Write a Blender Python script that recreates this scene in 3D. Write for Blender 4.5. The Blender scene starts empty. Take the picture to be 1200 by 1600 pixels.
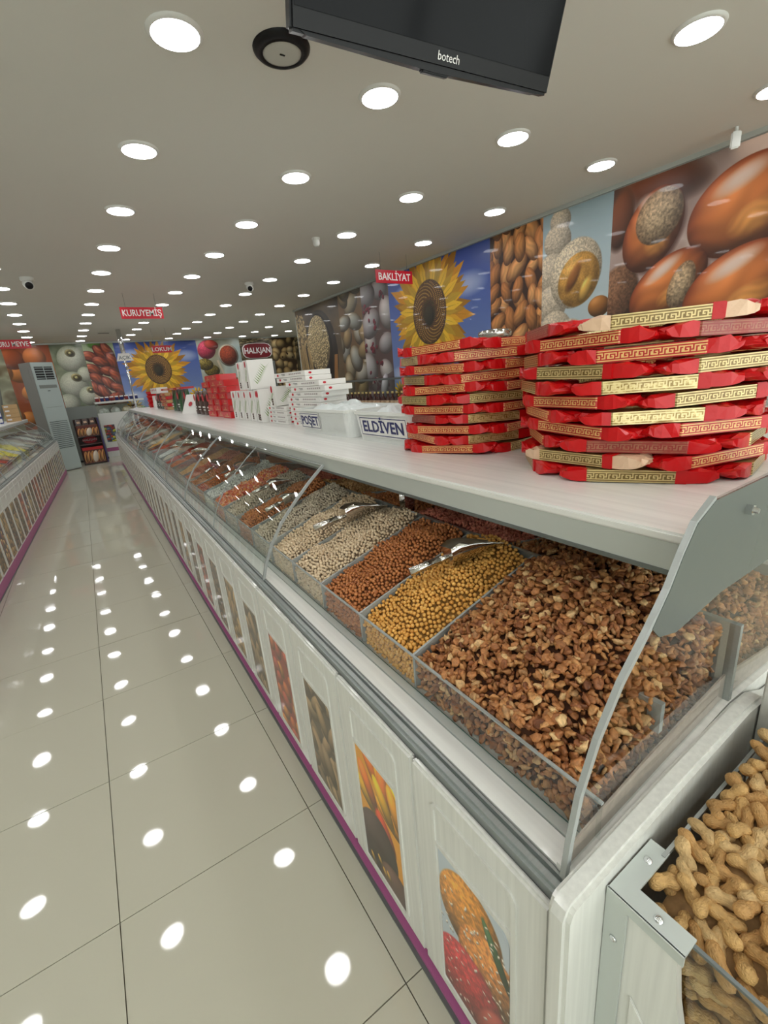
import bpy, bmesh, math, random
import numpy as np
from math import sin, cos, pi, radians, sqrt, atan2
from mathutils import Vector, Matrix

# ------------------------------------------------------------------ camera, world, exposure
S = bpy.context.scene
COL = S.collection
HC, CEIL = 1.629, 3.099
YAW, PITCH, ROLL = 0.5858, 0.3003, -0.0867


def cam_axes():
    f = Vector((sin(YAW), cos(YAW), 0)); r = Vector((cos(YAW), -sin(YAW), 0)); u = Vector((0, 0, 1))
    f2 = cos(PITCH) * f - sin(PITCH) * u; u2 = cos(PITCH) * u + sin(PITCH) * f
    return cos(ROLL) * r + sin(ROLL) * u2, cos(ROLL) * u2 - sin(ROLL) * r, f2


cr, cu, cf = cam_axes()
cam_data = bpy.data.cameras.new('camera')
cam = bpy.data.objects.new('camera', cam_data)
COL.objects.link(cam)
cam.matrix_world = Matrix(((cr.x, cu.x, -cf.x, 0), (cr.y, cu.y, -cf.y, 0), (cr.z, cu.z, -cf.z, HC), (0, 0, 0, 1)))
cam_data.sensor_fit = 'HORIZONTAL'; cam_data.sensor_width = 36.0
cam_data.lens = 700.72 / 1200 * 36.0
cam_data.clip_start = 0.01
S.camera = cam

world = bpy.data.worlds.new('daylight'); S.world = world; world.use_nodes = True
bg = world.node_tree.nodes['Background']
bg.inputs[0].default_value = (1.0, 1.0, 1.0, 1); bg.inputs[1].default_value = 2.3
LAMP = 16.0
S.view_settings.view_transform = 'Standard'; S.view_settings.look = 'None'
S.view_settings.gamma = 1.0; S.view_settings.use_curve_mapping = False
S.view_settings.exposure = 0.6
S.cycles.max_bounces = 8; S.cycles.transparent_max_bounces = 16; S.cycles.caustics_reflective = False
S.cycles.sample_clamp_indirect = 6.0
S.cycles.use_denoising = True

rng = np.random.default_rng(7); random.seed(7)

# ------------------------------------------------------------------ materials


def srgb(c):
    return tuple((x / 12.92 if x <= 0.04045 else ((x + 0.055) / 1.055) ** 2.4) for x in c)


def C(r, g, b):
    return srgb((r / 255, g / 255, b / 255))


def new_mat(name):
    m = bpy.data.materials.new(name); m.use_nodes = True
    return m, m.node_tree.nodes, m.node_tree.links, m.node_tree.nodes['Principled BSDF']


def mat(name, col, rough=.5, metal=0.0, spec=.5, noise=0.0, nscale=(20, 20, 20), bump=0.0, coat=0.0, emit=0.0, alpha=1.0):
    m, N, L, b = new_mat(name)
    b.inputs['Base Color'].default_value = (*col, 1); b.inputs['Roughness'].default_value = rough
    b.inputs['Metallic'].default_value = metal; b.inputs['Specular IOR Level'].default_value = spec
    b.inputs['Coat Weight'].default_value = coat; b.inputs['Coat Roughness'].default_value = .05
    if emit:
        b.inputs['Emission Color'].default_value = (*col, 1); b.inputs['Emission Strength'].default_value = emit
    if noise or bump:
        tc = N.new('ShaderNodeTexCoord'); mp = N.new('ShaderNodeMapping'); nz = N.new('ShaderNodeTexNoise')
        mp.inputs['Scale'].default_value = nscale; nz.inputs['Scale'].default_value = 1.0; nz.inputs['Detail'].default_value = 4
        L.new(tc.outputs['Object'], mp.inputs[0]); L.new(mp.outputs[0], nz.inputs[0])
        if noise:
            mr = N.new('ShaderNodeMapRange'); mr.inputs[1].default_value = .3; mr.inputs[2].default_value = .7
            mr.inputs[3].default_value = 1 - noise; mr.inputs[4].default_value = 1 + noise * .5
            L.new(nz.outputs[0], mr.inputs[0])
            mx = N.new('ShaderNodeVectorMath'); mx.operation = 'SCALE'; mx.inputs[0].default_value = col
            L.new(mr.outputs[0], mx.inputs['Scale']); L.new(mx.outputs[0], b.inputs['Base Color'])
        if bump:
            bp = N.new('ShaderNodeBump'); bp.inputs['Strength'].default_value = bump; bp.inputs['Distance'].default_value = .002
            L.new(nz.outputs[0], bp.inputs['Height']); L.new(bp.outputs[0], b.inputs['Normal'])
    return m


def nut_mat(name, cols, rough=.55, fine=0.07):
    """colour differs from piece to piece (random per island)"""
    m, N, L, b = new_mat(name)
    b.inputs['Roughness'].default_value = rough
    g = N.new('ShaderNodeNewGeometry'); cr_ = N.new('ShaderNodeValToRGB'); el = cr_.color_ramp.elements
    el[0].position = 0; el[0].color = (*cols[0], 1); el[1].position = 1; el[1].color = (*cols[-1], 1)
    for i, c in enumerate(cols[1:-1]):
        e = el.new((i + 1) / (len(cols) - 1)); e.color = (*c, 1)
    L.new(g.outputs['Random Per Island'], cr_.inputs[0])
    tc = N.new('ShaderNodeTexCoord'); nz = N.new('ShaderNodeTexNoise'); nz.inputs['Scale'].default_value = 160
    L.new(tc.outputs['Object'], nz.inputs[0])
    mr = N.new('ShaderNodeMapRange'); mr.inputs[1].default_value = .3; mr.inputs[2].default_value = .7
    mr.inputs[3].default_value = 1 - fine * 2; mr.inputs[4].default_value = 1 + fine
    L.new(nz.outputs[0], mr.inputs[0])
    mx = N.new('ShaderNodeVectorMath'); mx.operation = 'SCALE'
    L.new(cr_.outputs[0], mx.inputs[0]); L.new(mr.outputs[0], mx.inputs['Scale']); L.new(mx.outputs[0], b.inputs['Base Color'])
    if fine > .1:
        bp = N.new('ShaderNodeBump'); bp.inputs['Strength'].default_value = .5; bp.inputs['Distance'].default_value = .002
        L.new(nz.outputs[0], bp.inputs['Height']); L.new(bp.outputs[0], b.inputs['Normal'])
    return m


def heap_mat(name, cols, scale=90):
    """grains too small to tell apart: colour by voronoi cell with bump"""
    m, N, L, b = new_mat(name)
    b.inputs['Roughness'].default_value = .6
    tc = N.new('ShaderNodeTexCoord'); v = N.new('ShaderNodeTexVoronoi'); v.inputs['Scale'].default_value = scale
    L.new(tc.outputs['Object'], v.inputs['Vector'])
    sp = N.new('ShaderNodeSeparateColor'); L.new(v.outputs['Color'], sp.inputs[0])
    r = N.new('ShaderNodeValToRGB'); el = r.color_ramp.elements
    el[0].color = (*cols[0], 1); el[1].color = (*cols[-1], 1)
    for i, c in enumerate(cols[1:-1]):
        e = el.new((i + 1) / (len(cols) - 1)); e.color = (*c, 1)
    L.new(sp.outputs[0], r.inputs[0]); L.new(r.outputs[0], b.inputs['Base Color'])
    bp = N.new('ShaderNodeBump'); bp.invert = True; bp.inputs['Strength'].default_value = .8; bp.inputs['Distance'].default_value = .006
    L.new(v.outputs['Distance'], bp.inputs['Height']); L.new(bp.outputs[0], b.inputs['Normal'])
    return m


def glass_mat(name, tint=(.93, .95, .94), rough=.02, ior=1.45, extra=0.0):
    m = bpy.data.materials.new(name); m.use_nodes = True; N = m.node_tree.nodes; L = m.node_tree.links; N.clear()
    o = N.new('ShaderNodeOutputMaterial'); mx = N.new('ShaderNodeMixShader'); t = N.new('ShaderNodeBsdfTransparent')
    g = N.new('ShaderNodeBsdfGlossy'); f = N.new('ShaderNodeLayerWeight'); f.inputs['Blend'].default_value = .5
    t.inputs[0].default_value = (*tint, 1); g.inputs['Roughness'].default_value = rough
    pw = N.new('ShaderNodeMath'); pw.operation = 'POWER'; pw.inputs[1].default_value = 5.0; L.new(f.outputs['Facing'], pw.inputs[0])
    ad = N.new('ShaderNodeMath'); ad.operation = 'MULTIPLY_ADD'; ad.use_clamp = True; ad.inputs[1].default_value = .9; ad.inputs[2].default_value = .04 + extra
    L.new(pw.outputs[0], ad.inputs[0]); L.new(ad.outputs[0], mx.inputs[0]); L.new(t.outputs[0], mx.inputs[1]); L.new(g.outputs[0], mx.inputs[2])
    L.new(mx.outputs[0], o.inputs[0])
    return m


def frosted_mat(name, col, a):
    m, N, L, b = new_mat(name)
    b.inputs['Base Color'].default_value = (*col, 1); b.inputs['Roughness'].default_value = .25
    b.inputs['Alpha'].default_value = a
    return m


def img_mat(name, arr, rough=.45, coat=0.0, metal=0.0):
    """arr: float array h x w x 3, display values, row 0 on top"""
    h, w = arr.shape[:2]
    im = bpy.data.images.new(name, w, h, alpha=False)
    px = np.ones((h, w, 4), np.float32); px[:, :, :3] = np.clip(arr[::-1], 0, 1)
    im.pixels.foreach_set(px.ravel()); im.pack()
    m, N, L, b = new_mat(name)
    t = N.new('ShaderNodeTexImage'); t.image = im; t.extension = 'REPEAT'
    uv = N.new('ShaderNodeUVMap'); L.new(uv.outputs[0], t.inputs[0])
    L.new(t.outputs[0], b.inputs['Base Color']); b.inputs['Roughness'].default_value = rough
    b.inputs['Coat Weight'].default_value = coat; b.inputs['Metallic'].default_value = metal
    return m


M = {}
M['ceiling'] = mat('ceiling_paint', C(218, 218, 210), .9, noise=.02, nscale=(.6, .6, .6))
M['wall'] = mat('wall_paint', C(200, 200, 190), .8, noise=.03, nscale=(1, 1, 1))
M['grout'] = mat('grout', C(120, 112, 98), .9)
M['wood_v'] = mat('white_wood_upright', C(220, 220, 214), .38, noise=.09, nscale=(90, 90, 2.5), coat=.25)
M['wood_h'] = mat('white_wood_level', C(236, 236, 232), .35, noise=.10, nscale=(45, 1.2, 45), coat=.2)
M['white'] = mat('white_plastic', C(226, 228, 224), .35)
M['alu'] = mat('brushed_aluminium', C(176, 182, 180), .38, .75, noise=.06, nscale=(4, 200, 200))
M['alu_d'] = mat('dark_aluminium', C(120, 126, 126), .35, .7)
M['alu_l'] = mat('pale_aluminium', C(198, 204, 200), .42, .35)
M['steel'] = mat('polished_steel', C(215, 212, 208), .12, 1.0)
M['chrome'] = mat('chrome', C(220, 222, 225), .08, 1.0)
M['pink'] = mat('pink_plinth', C(176, 96, 144), .45)
M['dark'] = mat('dark_gap', C(40, 42, 44), .7)
M['black'] = mat('black_plastic', C(18, 18, 20), .35, spec=.25)
M['screen'] = mat('tv_screen', C(12, 13, 16), .12, spec=.12)
M['grey'] = mat('grey_panel', C(128, 134, 130), .5)
M['grey_d'] = mat('grey_door', C(70, 78, 82), .5)
M['glass'] = glass_mat('curved_glass', (.92, .95, .93), .012, 1.5, -.022)
M['clear'] = glass_mat('clear_acrylic', (.90, .92, .91), .03, 1.45, .04)
M['acr_edge'] = mat('acrylic_edge', C(168, 172, 170), .25, .1)
M['glass_edge'] = mat('green_glass_edge', C(60, 92, 84), .15)
M['frost'] = frosted_mat('frosted_grey_plastic', C(98, 104, 100), .92)
M['red'] = mat('red_foil', C(198, 12, 18), .34, .0, spec=.35, coat=.12, bump=.6, nscale=(60, 60, 60))
M['redbox'] = mat('red_card', C(208, 26, 30), .35, coat=.3)
M['gold'] = mat('gold_foil', C(208, 182, 118), .3, .6, bump=.6, nscale=(70, 70, 70))
M['cream'] = mat('cream_film', C(226, 190, 158), .4, bump=.5, nscale=(90, 90, 90))
M['ac'] = mat('ac_white', C(178, 192, 190), .4)
M['ac_side'] = mat('ac_side_grey', C(140, 140, 136), .5)
M['sign_red'] = mat('sign_red', C(200, 22, 44), .4)
M['letter'] = mat('lettering_white', C(240, 238, 235), .5)
M['navy'] = mat('lettering_navy', C(28, 34, 96), .5)
M['green'] = mat('green_pouch', C(30, 92, 44), .35, coat=.3)
M['green_d'] = mat('dark_green_pouch', C(44, 58, 44), .35, coat=.3)
M['brown'] = mat('brown_pouch', C(74, 46, 38), .35, coat=.3)
M['tan'] = mat('tan_pack', C(196, 160, 110), .5)
M['oval'] = mat('red_oval', C(196, 24, 44), .5)
M['leafg'] = mat('palm_green', C(120, 152, 70), .6)
M['paper'] = mat('white_card', C(232, 230, 226), .5)
M['bag'] = mat('thin_white_film', C(222, 230, 230), .3, coat=.4, bump=.8, nscale=(25, 25, 25))
M['bagpink'] = mat('pink_film', C(214, 120, 140), .4, bump=.8, nscale=(25, 25, 25))
M['maroon'] = mat('maroon_sign', C(120, 24, 34), .4)
M['blue'] = mat('blue_pack', C(50, 66, 140), .4)
M['yellow'] = mat('yellow_wrap', C(232, 214, 40), .5)
M['lamp'] = None
m, N_, L_, b_ = new_mat('lamp_diffuser')
b_.inputs['Base Color'].default_value = (.9, .9, .9, 1)
b_.inputs['Emission Color'].default_value = (1.0, .995, 1.0, 1); b_.inputs['Emission Strength'].default_value = LAMP
M['lamp'] = m

# polished porcelain
m, N_, L_, b_ = new_mat('polished_tile')
b_.inputs['Base Color'].default_value = (*C(192, 189, 172), 1); b_.inputs['Roughness'].default_value = .035
b_.inputs['Specular IOR Level'].default_value = .5
tc = N_.new('ShaderNodeTexCoord'); nz = N_.new('ShaderNodeTexNoise'); nz.inputs['Scale'].default_value = 2.2; nz.inputs['Detail'].default_value = 2
L_.new(tc.outputs['Object'], nz.inputs[0]); bp = N_.new('ShaderNodeBump'); bp.inputs['Strength'].default_value = .12; bp.inputs['Distance'].default_value = .01
L_.new(nz.outputs[0], bp.inputs['Height']); L_.new(bp.outputs[0], b_.inputs['Normal'])
M['tile'] = m

# ------------------------------------------------------------------ mesh helpers


class MB:
    def __init__(s): s.v = []; s.f = []; s.m = []; s.uv = {}

    def add(s, vs, fs, mi=0):
        o = len(s.v); s.v += [tuple(v) for v in vs]
        for f in fs: s.f.append(tuple(i + o for i in f)); s.m.append(mi)
        return s

    def box(s, x0, x1, y0, y1, z0, z1, mi=0):
        return s.add([(x0, y0, z0), (x1, y0, z0), (x1, y1, z0), (x0, y1, z0), (x0, y0, z1), (x1, y0, z1), (x1, y1, z1), (x0, y1, z1)],
                     [(0, 3, 2, 1), (4, 5, 6, 7), (0, 1, 5, 4), (1, 2, 6, 5), (2, 3, 7, 6), (3, 0, 4, 7)], mi)

    def prism(s, poly, a, b, axis='y', mi=0):
        """closed polygon (p, q) extruded along axis from a to b. y: (x,z); z: (x,y); x: (y,z)"""
        def P(p, q, t): return {'y': (p, t, q), 'z': (p, q, t), 'x': (t, p, q)}[axis]
        n = len(poly); vs = [P(p, q, a) for p, q in poly] + [P(p, q, b) for p, q in poly]
        fs = [tuple(range(n))[::-1], tuple(range(n, 2 * n))] + [(i, (i + 1) % n, n + (i + 1) % n, n + i) for i in range(n)]
        return s.add(vs, fs, mi)

    def sheet(s, pts, a, b, mi=0):
        """open line (x,z) swept along y"""
        n = len(pts); vs = [(p, a, q) for p, q in pts] + [(p, b, q) for p, q in pts]
        return s.add(vs, [(i, i + 1, n + i + 1, n + i) for i in range(n - 1)], mi)

    def ribbon(s, pts, w, t, y, mi=0):
        """bar along (x,z) polyline: thickness t normal to it, width w along y"""
        n = len(pts); L, R = [], []
        for i in range(n):
            a = Vector(pts[max(0, i - 1)]); b = Vector(pts[min(n - 1, i + 1)]); d = (b - a).normalized(); nn = Vector((-d.y, d.x))
            p = Vector(pts[i]); L.append(p + nn * t / 2); R.append(p - nn * t / 2)
        vs = []
        for i in range(n):
            vs += [(L[i].x, y - w / 2, L[i].y), (R[i].x, y - w / 2, R[i].y), (R[i].x, y + w / 2, R[i].y), (L[i].x, y + w / 2, L[i].y)]
        fs = [(0, 1, 2, 3), tuple(4 * (n - 1) + k for k in (3, 2, 1, 0))]
        for i in range(n - 1):
            for k in range(4):
                a = 4 * i + k; b = 4 * i + (k + 1) % 4; fs.append((a, a + 4, b + 4, b))
        return s.add(vs, fs, mi)

    def cyl(s, p0, p1, r0, r1=None, n=16, mi=0):
        r1 = r0 if r1 is None else r1
        p0 = Vector(p0); p1 = Vector(p1); d = (p1 - p0).normalized(); a = d.orthogonal().normalized(); b = d.cross(a)
        vs = [p0 + (a * cos(2 * pi * k / n) + b * sin(2 * pi * k / n)) * r0 for k in range(n)] + [p1 + (a * cos(2 * pi * k / n) + b * sin(2 * pi * k / n)) * r1 for k in range(n)]
        return s.add(vs, [tuple(range(n))[::-1], tuple(range(n, 2 * n))] + [(k, (k + 1) % n, n + (k + 1) % n, n + k) for k in range(n)], mi)

    def lathe(s, prof, n=24, c=(0, 0, 0), mi=0):
        vs = []
        for r, z in prof: vs += [(c[0] + r * cos(2 * pi * k / n), c[1] + r * sin(2 * pi * k / n), c[2] + z) for k in range(n)]
        fs = [(i * n + k, i * n + (k + 1) % n, (i + 1) * n + (k + 1) % n, (i + 1) * n + k) for i in range(len(prof) - 1) for k in range(n)]
        return s.add(vs, fs, mi)

    def build(s, name, mats, parent=None, smooth=False, bevel=0.0):
        me = bpy.data.meshes.new(name); me.from_pydata(s.v, [], s.f)
        for mt in (mats if isinstance(mats, (list, tuple)) else [mats]): me.materials.append(mt)
        if any(s.m): me.polygons.foreach_set('material_index', s.m)
        bm = bmesh.new(); bm.from_mesh(me)
        if bevel:
            bmesh.ops.bevel(bm, geom=[e for e in bm.edges if len(e.link_faces) == 2 and e.calc_face_angle(0) > .6], offset=bevel, segments=2, affect='EDGES', clamp_overlap=True)
        bmesh.ops.recalc_face_normals(bm, faces=bm.faces); bm.to_mesh(me); bm.free()
        if smooth: me.polygons.foreach_set('use_smooth', [True] * len(me.polygons))
        return link(name, me, parent)


def link(name, me, parent=None):
    o = bpy.data.objects.new(name, me); COL.objects.link(o)
    if parent: o.parent = parent
    return o


def tag(o, label, cat, group=None, kind=None):
    if label: o['label'] = label
    if cat: o['category'] = cat
    if group: o['group'] = group
    if kind: o['kind'] = kind
    return o


def thing(name, loc, rz, label, cat, group=None):
    o = bpy.data.objects.new(name, None); COL.objects.link(o); o.location = loc; o.rotation_euler = (0, 0, rz); o.empty_display_size = .05
    return tag(o, label, cat, group)


def struct(o, label=None):
    o['kind'] = 'structure'
    if label: o['label'] = label
    return o


def copy_tree(o, parent=None):
    c = o.copy(); COL.objects.link(c)
    if parent: c.parent = parent
    for ch in o.children: copy_tree(ch, c)
    return c


def quad_uv(name, p0, ux, vy, mt, parent=None, uv=(0, 0, 1, 1), thick=None):
    """flat print: rectangle from corner p0 with edges ux, vy; optional thickness backwards"""
    p0 = Vector(p0); ux = Vector(ux); vy = Vector(vy); n = ux.cross(vy).normalized()
    vs = [p0, p0 + ux, p0 + ux + vy, p0 + vy]; fs = [(0, 1, 2, 3)]
    if thick:
        vs += [v - n * thick for v in vs]; fs += [(4, 7, 6, 5), (0, 4, 5, 1), (1, 5, 6, 2), (2, 6, 7, 3), (3, 7, 4, 0)]
    me = bpy.data.meshes.new(name); me.from_pydata([tuple(v) for v in vs], [], fs); me.materials.append(mt)
    ul = me.uv_layers.new(name='UVMap'); u0, v0, u1, v1 = uv
    q = [(u0, v0), (u1, v0), (u1, v1), (u0, v1)]
    for pl in me.polygons:
        for li, vi in zip(pl.loop_indices, pl.vertices): ul.data[li].uv = q[vi % 4]
    return link(name, me, parent)


def text_mesh(name, txt, size, mt, parent, loc, xdir, ydir, ext=.001, sx=1.0, bold=.0):
    cu_ = bpy.data.curves.new(name, 'FONT'); cu_.body = txt; cu_.size = size; cu_.align_x = 'CENTER'; cu_.align_y = 'CENTER'
    cu_.extrude = ext; cu_.resolution_u = 2; cu_.offset = bold
    to = bpy.data.objects.new(name + '_tmp', cu_); COL.objects.link(to)
    dg = bpy.context.evaluated_depsgraph_get(); me = bpy.data.meshes.new_from_object(to.evaluated_get(dg))
    bpy.data.objects.remove(to); me.materials.clear(); me.materials.append(mt); me.name = name
    X = Vector(xdir).normalized(); Y = Vector(ydir).normalized(); Z = X.cross(Y)
    o = link(name, me, parent)
    o.matrix_local = Matrix(((X.x * sx, Y.x, Z.x, loc[0]), (X.y * sx, Y.y, Z.y, loc[1]), (X.z * sx, Y.z, Z.z, loc[2]), (0, 0, 0, 1)))
    return o


def fast_mesh(name, V, F, mats, parent=None, mi=None, smooth=True):
    me = bpy.data.meshes.new(name); nf = len(F); k = F.shape[1]
    me.vertices.add(len(V)); me.vertices.foreach_set('co', V.astype(np.float32).ravel())
    me.loops.add(nf * k); me.loops.foreach_set('vertex_index', F.astype(np.int32).ravel())
    me.polygons.add(nf); me.polygons.foreach_set('loop_start', np.arange(0, nf * k, k, dtype=np.int32))
    for mt in (mats if isinstance(mats, (list, tuple)) else [mats]): me.materials.append(mt)
    if mi is not None: me.polygons.foreach_set('material_index', mi.astype(np.int32))
    me.polygons.foreach_set('use_smooth', np.full(nf, smooth)); me.update(calc_edges=True)
    return link(name, me, parent)


def ico(sub, scale=(1, 1, 1)):
    bm = bmesh.new(); bmesh.ops.create_icosphere(bm, subdivisions=sub, radius=1)
    bm.verts.ensure_lookup_table()
    V = np.array([v.co[:] for v in bm.verts]) * np.array(scale); F = np.array([[v.index for v in f.verts] for f in bm.faces]); bm.free()
    return V, F


def rand_rot(n, r):
    q = r.normal(size=(n, 4)); q /= np.linalg.norm(q, axis=1)[:, None]; w, x, y, z = q.T
    return np.stack([np.stack([1 - 2 * (y * y + z * z), 2 * (x * y - z * w), 2 * (x * z + y * w)], 1),
                     np.stack([2 * (x * y + z * w), 1 - 2 * (x * x + z * z), 2 * (y * z - x * w)], 1),
                     np.stack([2 * (x * z - y * w), 2 * (y * z + x * w), 1 - 2 * (x * x + y * y)], 1)], 1)


def scatter(kinds, P, r, smin=.85, smax=1.15):
    """kinds: list of (V,F); returns joined arrays"""
    n = len(P); R = rand_rot(n, r); sc = r.uniform(smin, smax, n); kk = r.integers(0, len(kinds), n)
    VV, FF, off = [], [], 0
    for k, (V, F) in enumerate(kinds):
        ix = np.where(kk == k)[0]
        if not len(ix): continue
        W = np.einsum('nij,vj->nvi', R[ix], V) * sc[ix][:, None, None] + P[ix][:, None, :]
        VV.append(W.reshape(-1, 3)); FF.append((F[None] + (np.arange(len(ix)) * len(V))[:, None, None] + off).reshape(-1, 3)); off += len(ix) * len(V)
    return np.concatenate(VV), np.concatenate(FF)


# ------------------------------------------------------------------ painter for the printed murals and pictures


def up(a, h, w):
    H, W = a.shape[:2]; y = np.linspace(0, H - 1, h); x = np.linspace(0, W - 1, w); y0 = np.minimum(y.astype(int), H - 2); x0 = np.minimum(x.astype(int), W - 2)
    fy = (y - y0); fx = (x - x0); fy = fy * fy * (3 - 2 * fy); fx = fx * fx * (3 - 2 * fx)
    a00 = a[y0][:, x0]; a01 = a[y0][:, x0 + 1]; a10 = a[y0 + 1][:, x0]; a11 = a[y0 + 1][:, x0 + 1]
    fy = fy[:, None]; fx = fx[None]
    if a.ndim == 3: fy = fy[..., None]; fx = fx[..., None]
    return (a00 * (1 - fx) + a01 * fx) * (1 - fy) + (a10 * (1 - fx) + a11 * fx) * fy


def nz2(h, w, s, r, oct=3):
    o = np.zeros((h, w)); a = 1; t = 0
    for k in range(oct):
        gh = max(3, int(h / s * 2 ** k) + 2); gw = max(3, int(w / s * 2 ** k) + 2)
        o += a * up(r.random((gh, gw)), h, w); t += a; a *= .5
    return o / t


def c255(*c): return np.array(c, float) / 255


class Art:
    def __init__(s, w, h, col, seed=1):
        s.w, s.h = w, h; s.a = np.zeros((h, w, 3)) + c255(*col); s.r = np.random.default_rng(seed)

    def grad(s, c0, c1):
        t = np.linspace(0, 1, s.h)[:, None, None]; s.a[:] = c255(*c0) * (1 - t) + c255(*c1) * t; return s

    def clouds(s, cols, sc):
        n = nz2(s.h, s.w, sc, s.r); n = (n - n.min()) / (n.max() - n.min()); cols = [c255(*c) for c in cols]; k = len(cols) - 1
        x = n * k; i = np.minimum(x.astype(int), k - 1); f = (x - i)[..., None]; ca = np.array(cols); s.a = ca[i] * (1 - f) + ca[i + 1] * f; return s

    def ell(s, cx, cy, rx, ry, ang, col, amb=.45, dif=.75, spec=.25, soft=.08, edge=None, streak=0, grain=0, sun=(-.4, -.6), al=1.0):
        R = max(rx, ry) * 1.05; x0, x1 = max(0, int(cx - R)), min(s.w, int(cx + R) + 1); y0, y1 = max(0, int(cy - R)), min(s.h, int(cy + R) + 1)
        if x0 >= x1 or y0 >= y1: return s
        Y, X = np.mgrid[y0:y1, x0:x1]; dx = X - cx; dy = Y - cy; c, q = cos(ang), sin(ang)
        u = (dx * c + dy * q) / rx; v = (-dx * q + dy * c) / ry; r2 = u * u + v * v
        mk = np.clip((1 - r2) / soft, 0, 1) * al; z = np.sqrt(np.clip(1 - r2, 0, 1))
        nx = u * c - v * q; ny = u * q + v * c
        d = np.clip(nx * sun[0] + ny * sun[1] + z * .7, 0, 1.3)
        sh = (amb + dif * d)[..., None]; base = c255(*col)[None, None] * np.ones((*r2.shape, 1))
        if edge is not None: t = np.clip(r2, 0, 1)[..., None] ** 1.5; base = base * (1 - t) + c255(*edge) * t
        if streak:
            st = .5 + .5 * np.sin(v / np.sqrt(np.clip(1 - u * u, .05, 1)) * 9 + 3 * np.sin(u * 4 + cx)); base = base * (1 - streak * (1 - st[..., None]))
        if grain: base = base * (1 + grain * (nz2(y1 - y0, x1 - x0, 4, s.r, 2)[..., None] - .5) * 2)
        out = base * sh + (spec * np.clip(d - .75, 0, 1) ** 2 * 6)[..., None]
        s.a[y0:y1, x0:x1] = s.a[y0:y1, x0:x1] * (1 - mk[..., None]) + np.clip(out, 0, 1) * mk[..., None]
        return s

    def poly(s, pts, col, al=1.0):
        xs = [p[0] for p in pts]; ys = [p[1] for p in pts]; x0, x1 = max(0, int(min(xs))), min(s.w, int(max(xs)) + 2); y0, y1 = max(0, int(min(ys))), min(s.h, int(max(ys)) + 2)
        if x0 >= x1 or y0 >= y1: return s
        Y, X = np.mgrid[y0:y1, x0:x1] + .5; ins = np.zeros(X.shape, bool); n = len(pts)
        for i in range(n):
            xa, ya = pts[i]; xb, yb = pts[(i + 1) % n]
            if ya == yb: continue
            c = ((ya > Y) != (yb > Y)) & (X < (xb - xa) * (Y - ya) / (yb - ya) + xa); ins ^= c
        s.a[y0:y1, x0:x1][ins] = s.a[y0:y1, x0:x1][ins] * (1 - al) + c255(*col) * al; return s

    def field(s, size, cols, asp=1.5, n=None, jit=.4, ang=(0, pi), **k):
        g = size * 1.25; pts = [(x + s.r.uniform(-jit, jit) * g, y + s.r.uniform(-jit, jit) * g) for y in np.arange(-g / 2, s.h + g, g) for x in np.arange(-g / 2, s.w + g, g)]
        s.r.shuffle(pts)
        for x, y in pts:
            sc = s.r.uniform(.8, 1.15) * size; c = cols[s.r.integers(len(cols))]
            s.ell(x, y, sc * asp * .62, sc * .62, s.r.uniform(*ang), c, **k)
        return s


def art_hazelnut():
    a = Art(600, 480, (120, 100, 95), 3).clouds([(92, 66, 60), (150, 126, 118), (184, 164, 156), (120, 84, 70)], 170)
    a.ell(110, 20, 110, 50, .2, (120, 66, 44), spec=0, soft=.7); a.ell(20, 70, 34, 70, .1, (120, 72, 52), soft=.4, spec=0); a.ell(330, 40, 110, 60, .5, (196, 170, 156), soft=.4, spec=.1)
    a.ell(15, 250, 60, 90, .3, (120, 84, 60), soft=.2, grain=.3, spec=.1); a.ell(470, 200, 120, 150, .3, (150, 80, 40), soft=.3)
    def nut(cx, cy, rx, ry, ang, cap=None):
        a.ell(cx + 8, cy + 10, rx, ry, ang, (54, 26, 20), amb=1, dif=0, spec=0, soft=.3, al=.7)
        a.ell(cx, cy, rx, ry, ang, (204, 120, 62), amb=.5, dif=.7, spec=.3, soft=.03, edge=(140, 66, 36), streak=.10)
        a.ell(cx + rx * .2, cy + ry * .3, rx * .5, ry * .4, ang, (236, 164, 84), amb=.8, dif=.3, spec=.2, soft=.95, streak=.15, al=.75)
        a.ell(cx - rx * .1, cy - ry * .62, rx * .55, ry * .26, ang, (232, 220, 214), amb=.9, dif=.1, spec=0, soft=.95, al=.8)
        if cap: a.ell(cap[0], cap[1], cap[2], cap[3], cap[4], (190, 164, 130), amb=.6, dif=.45, spec=0, soft=.1, grain=.35, edge=(150, 118, 88))
    nut(95, 108, 62, 88, .4, (108, 84, 50, 58, .45))
    nut(270, 112, 104, 84, -.42); nut(136, 232, 92, 58, -.62, (168, 236, 26, 50, .3)); nut(276, 262, 108, 76, -.5)
    nut(120, 380, 90, 70, .3); nut(330, 400, 110, 80, -.4, (390, 400, 40, 60, .2)); nut(500, 330, 100, 76, .6); nut(480, 120, 96, 80, .2, (500, 90, 50, 40, 0))
    return a.a


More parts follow.
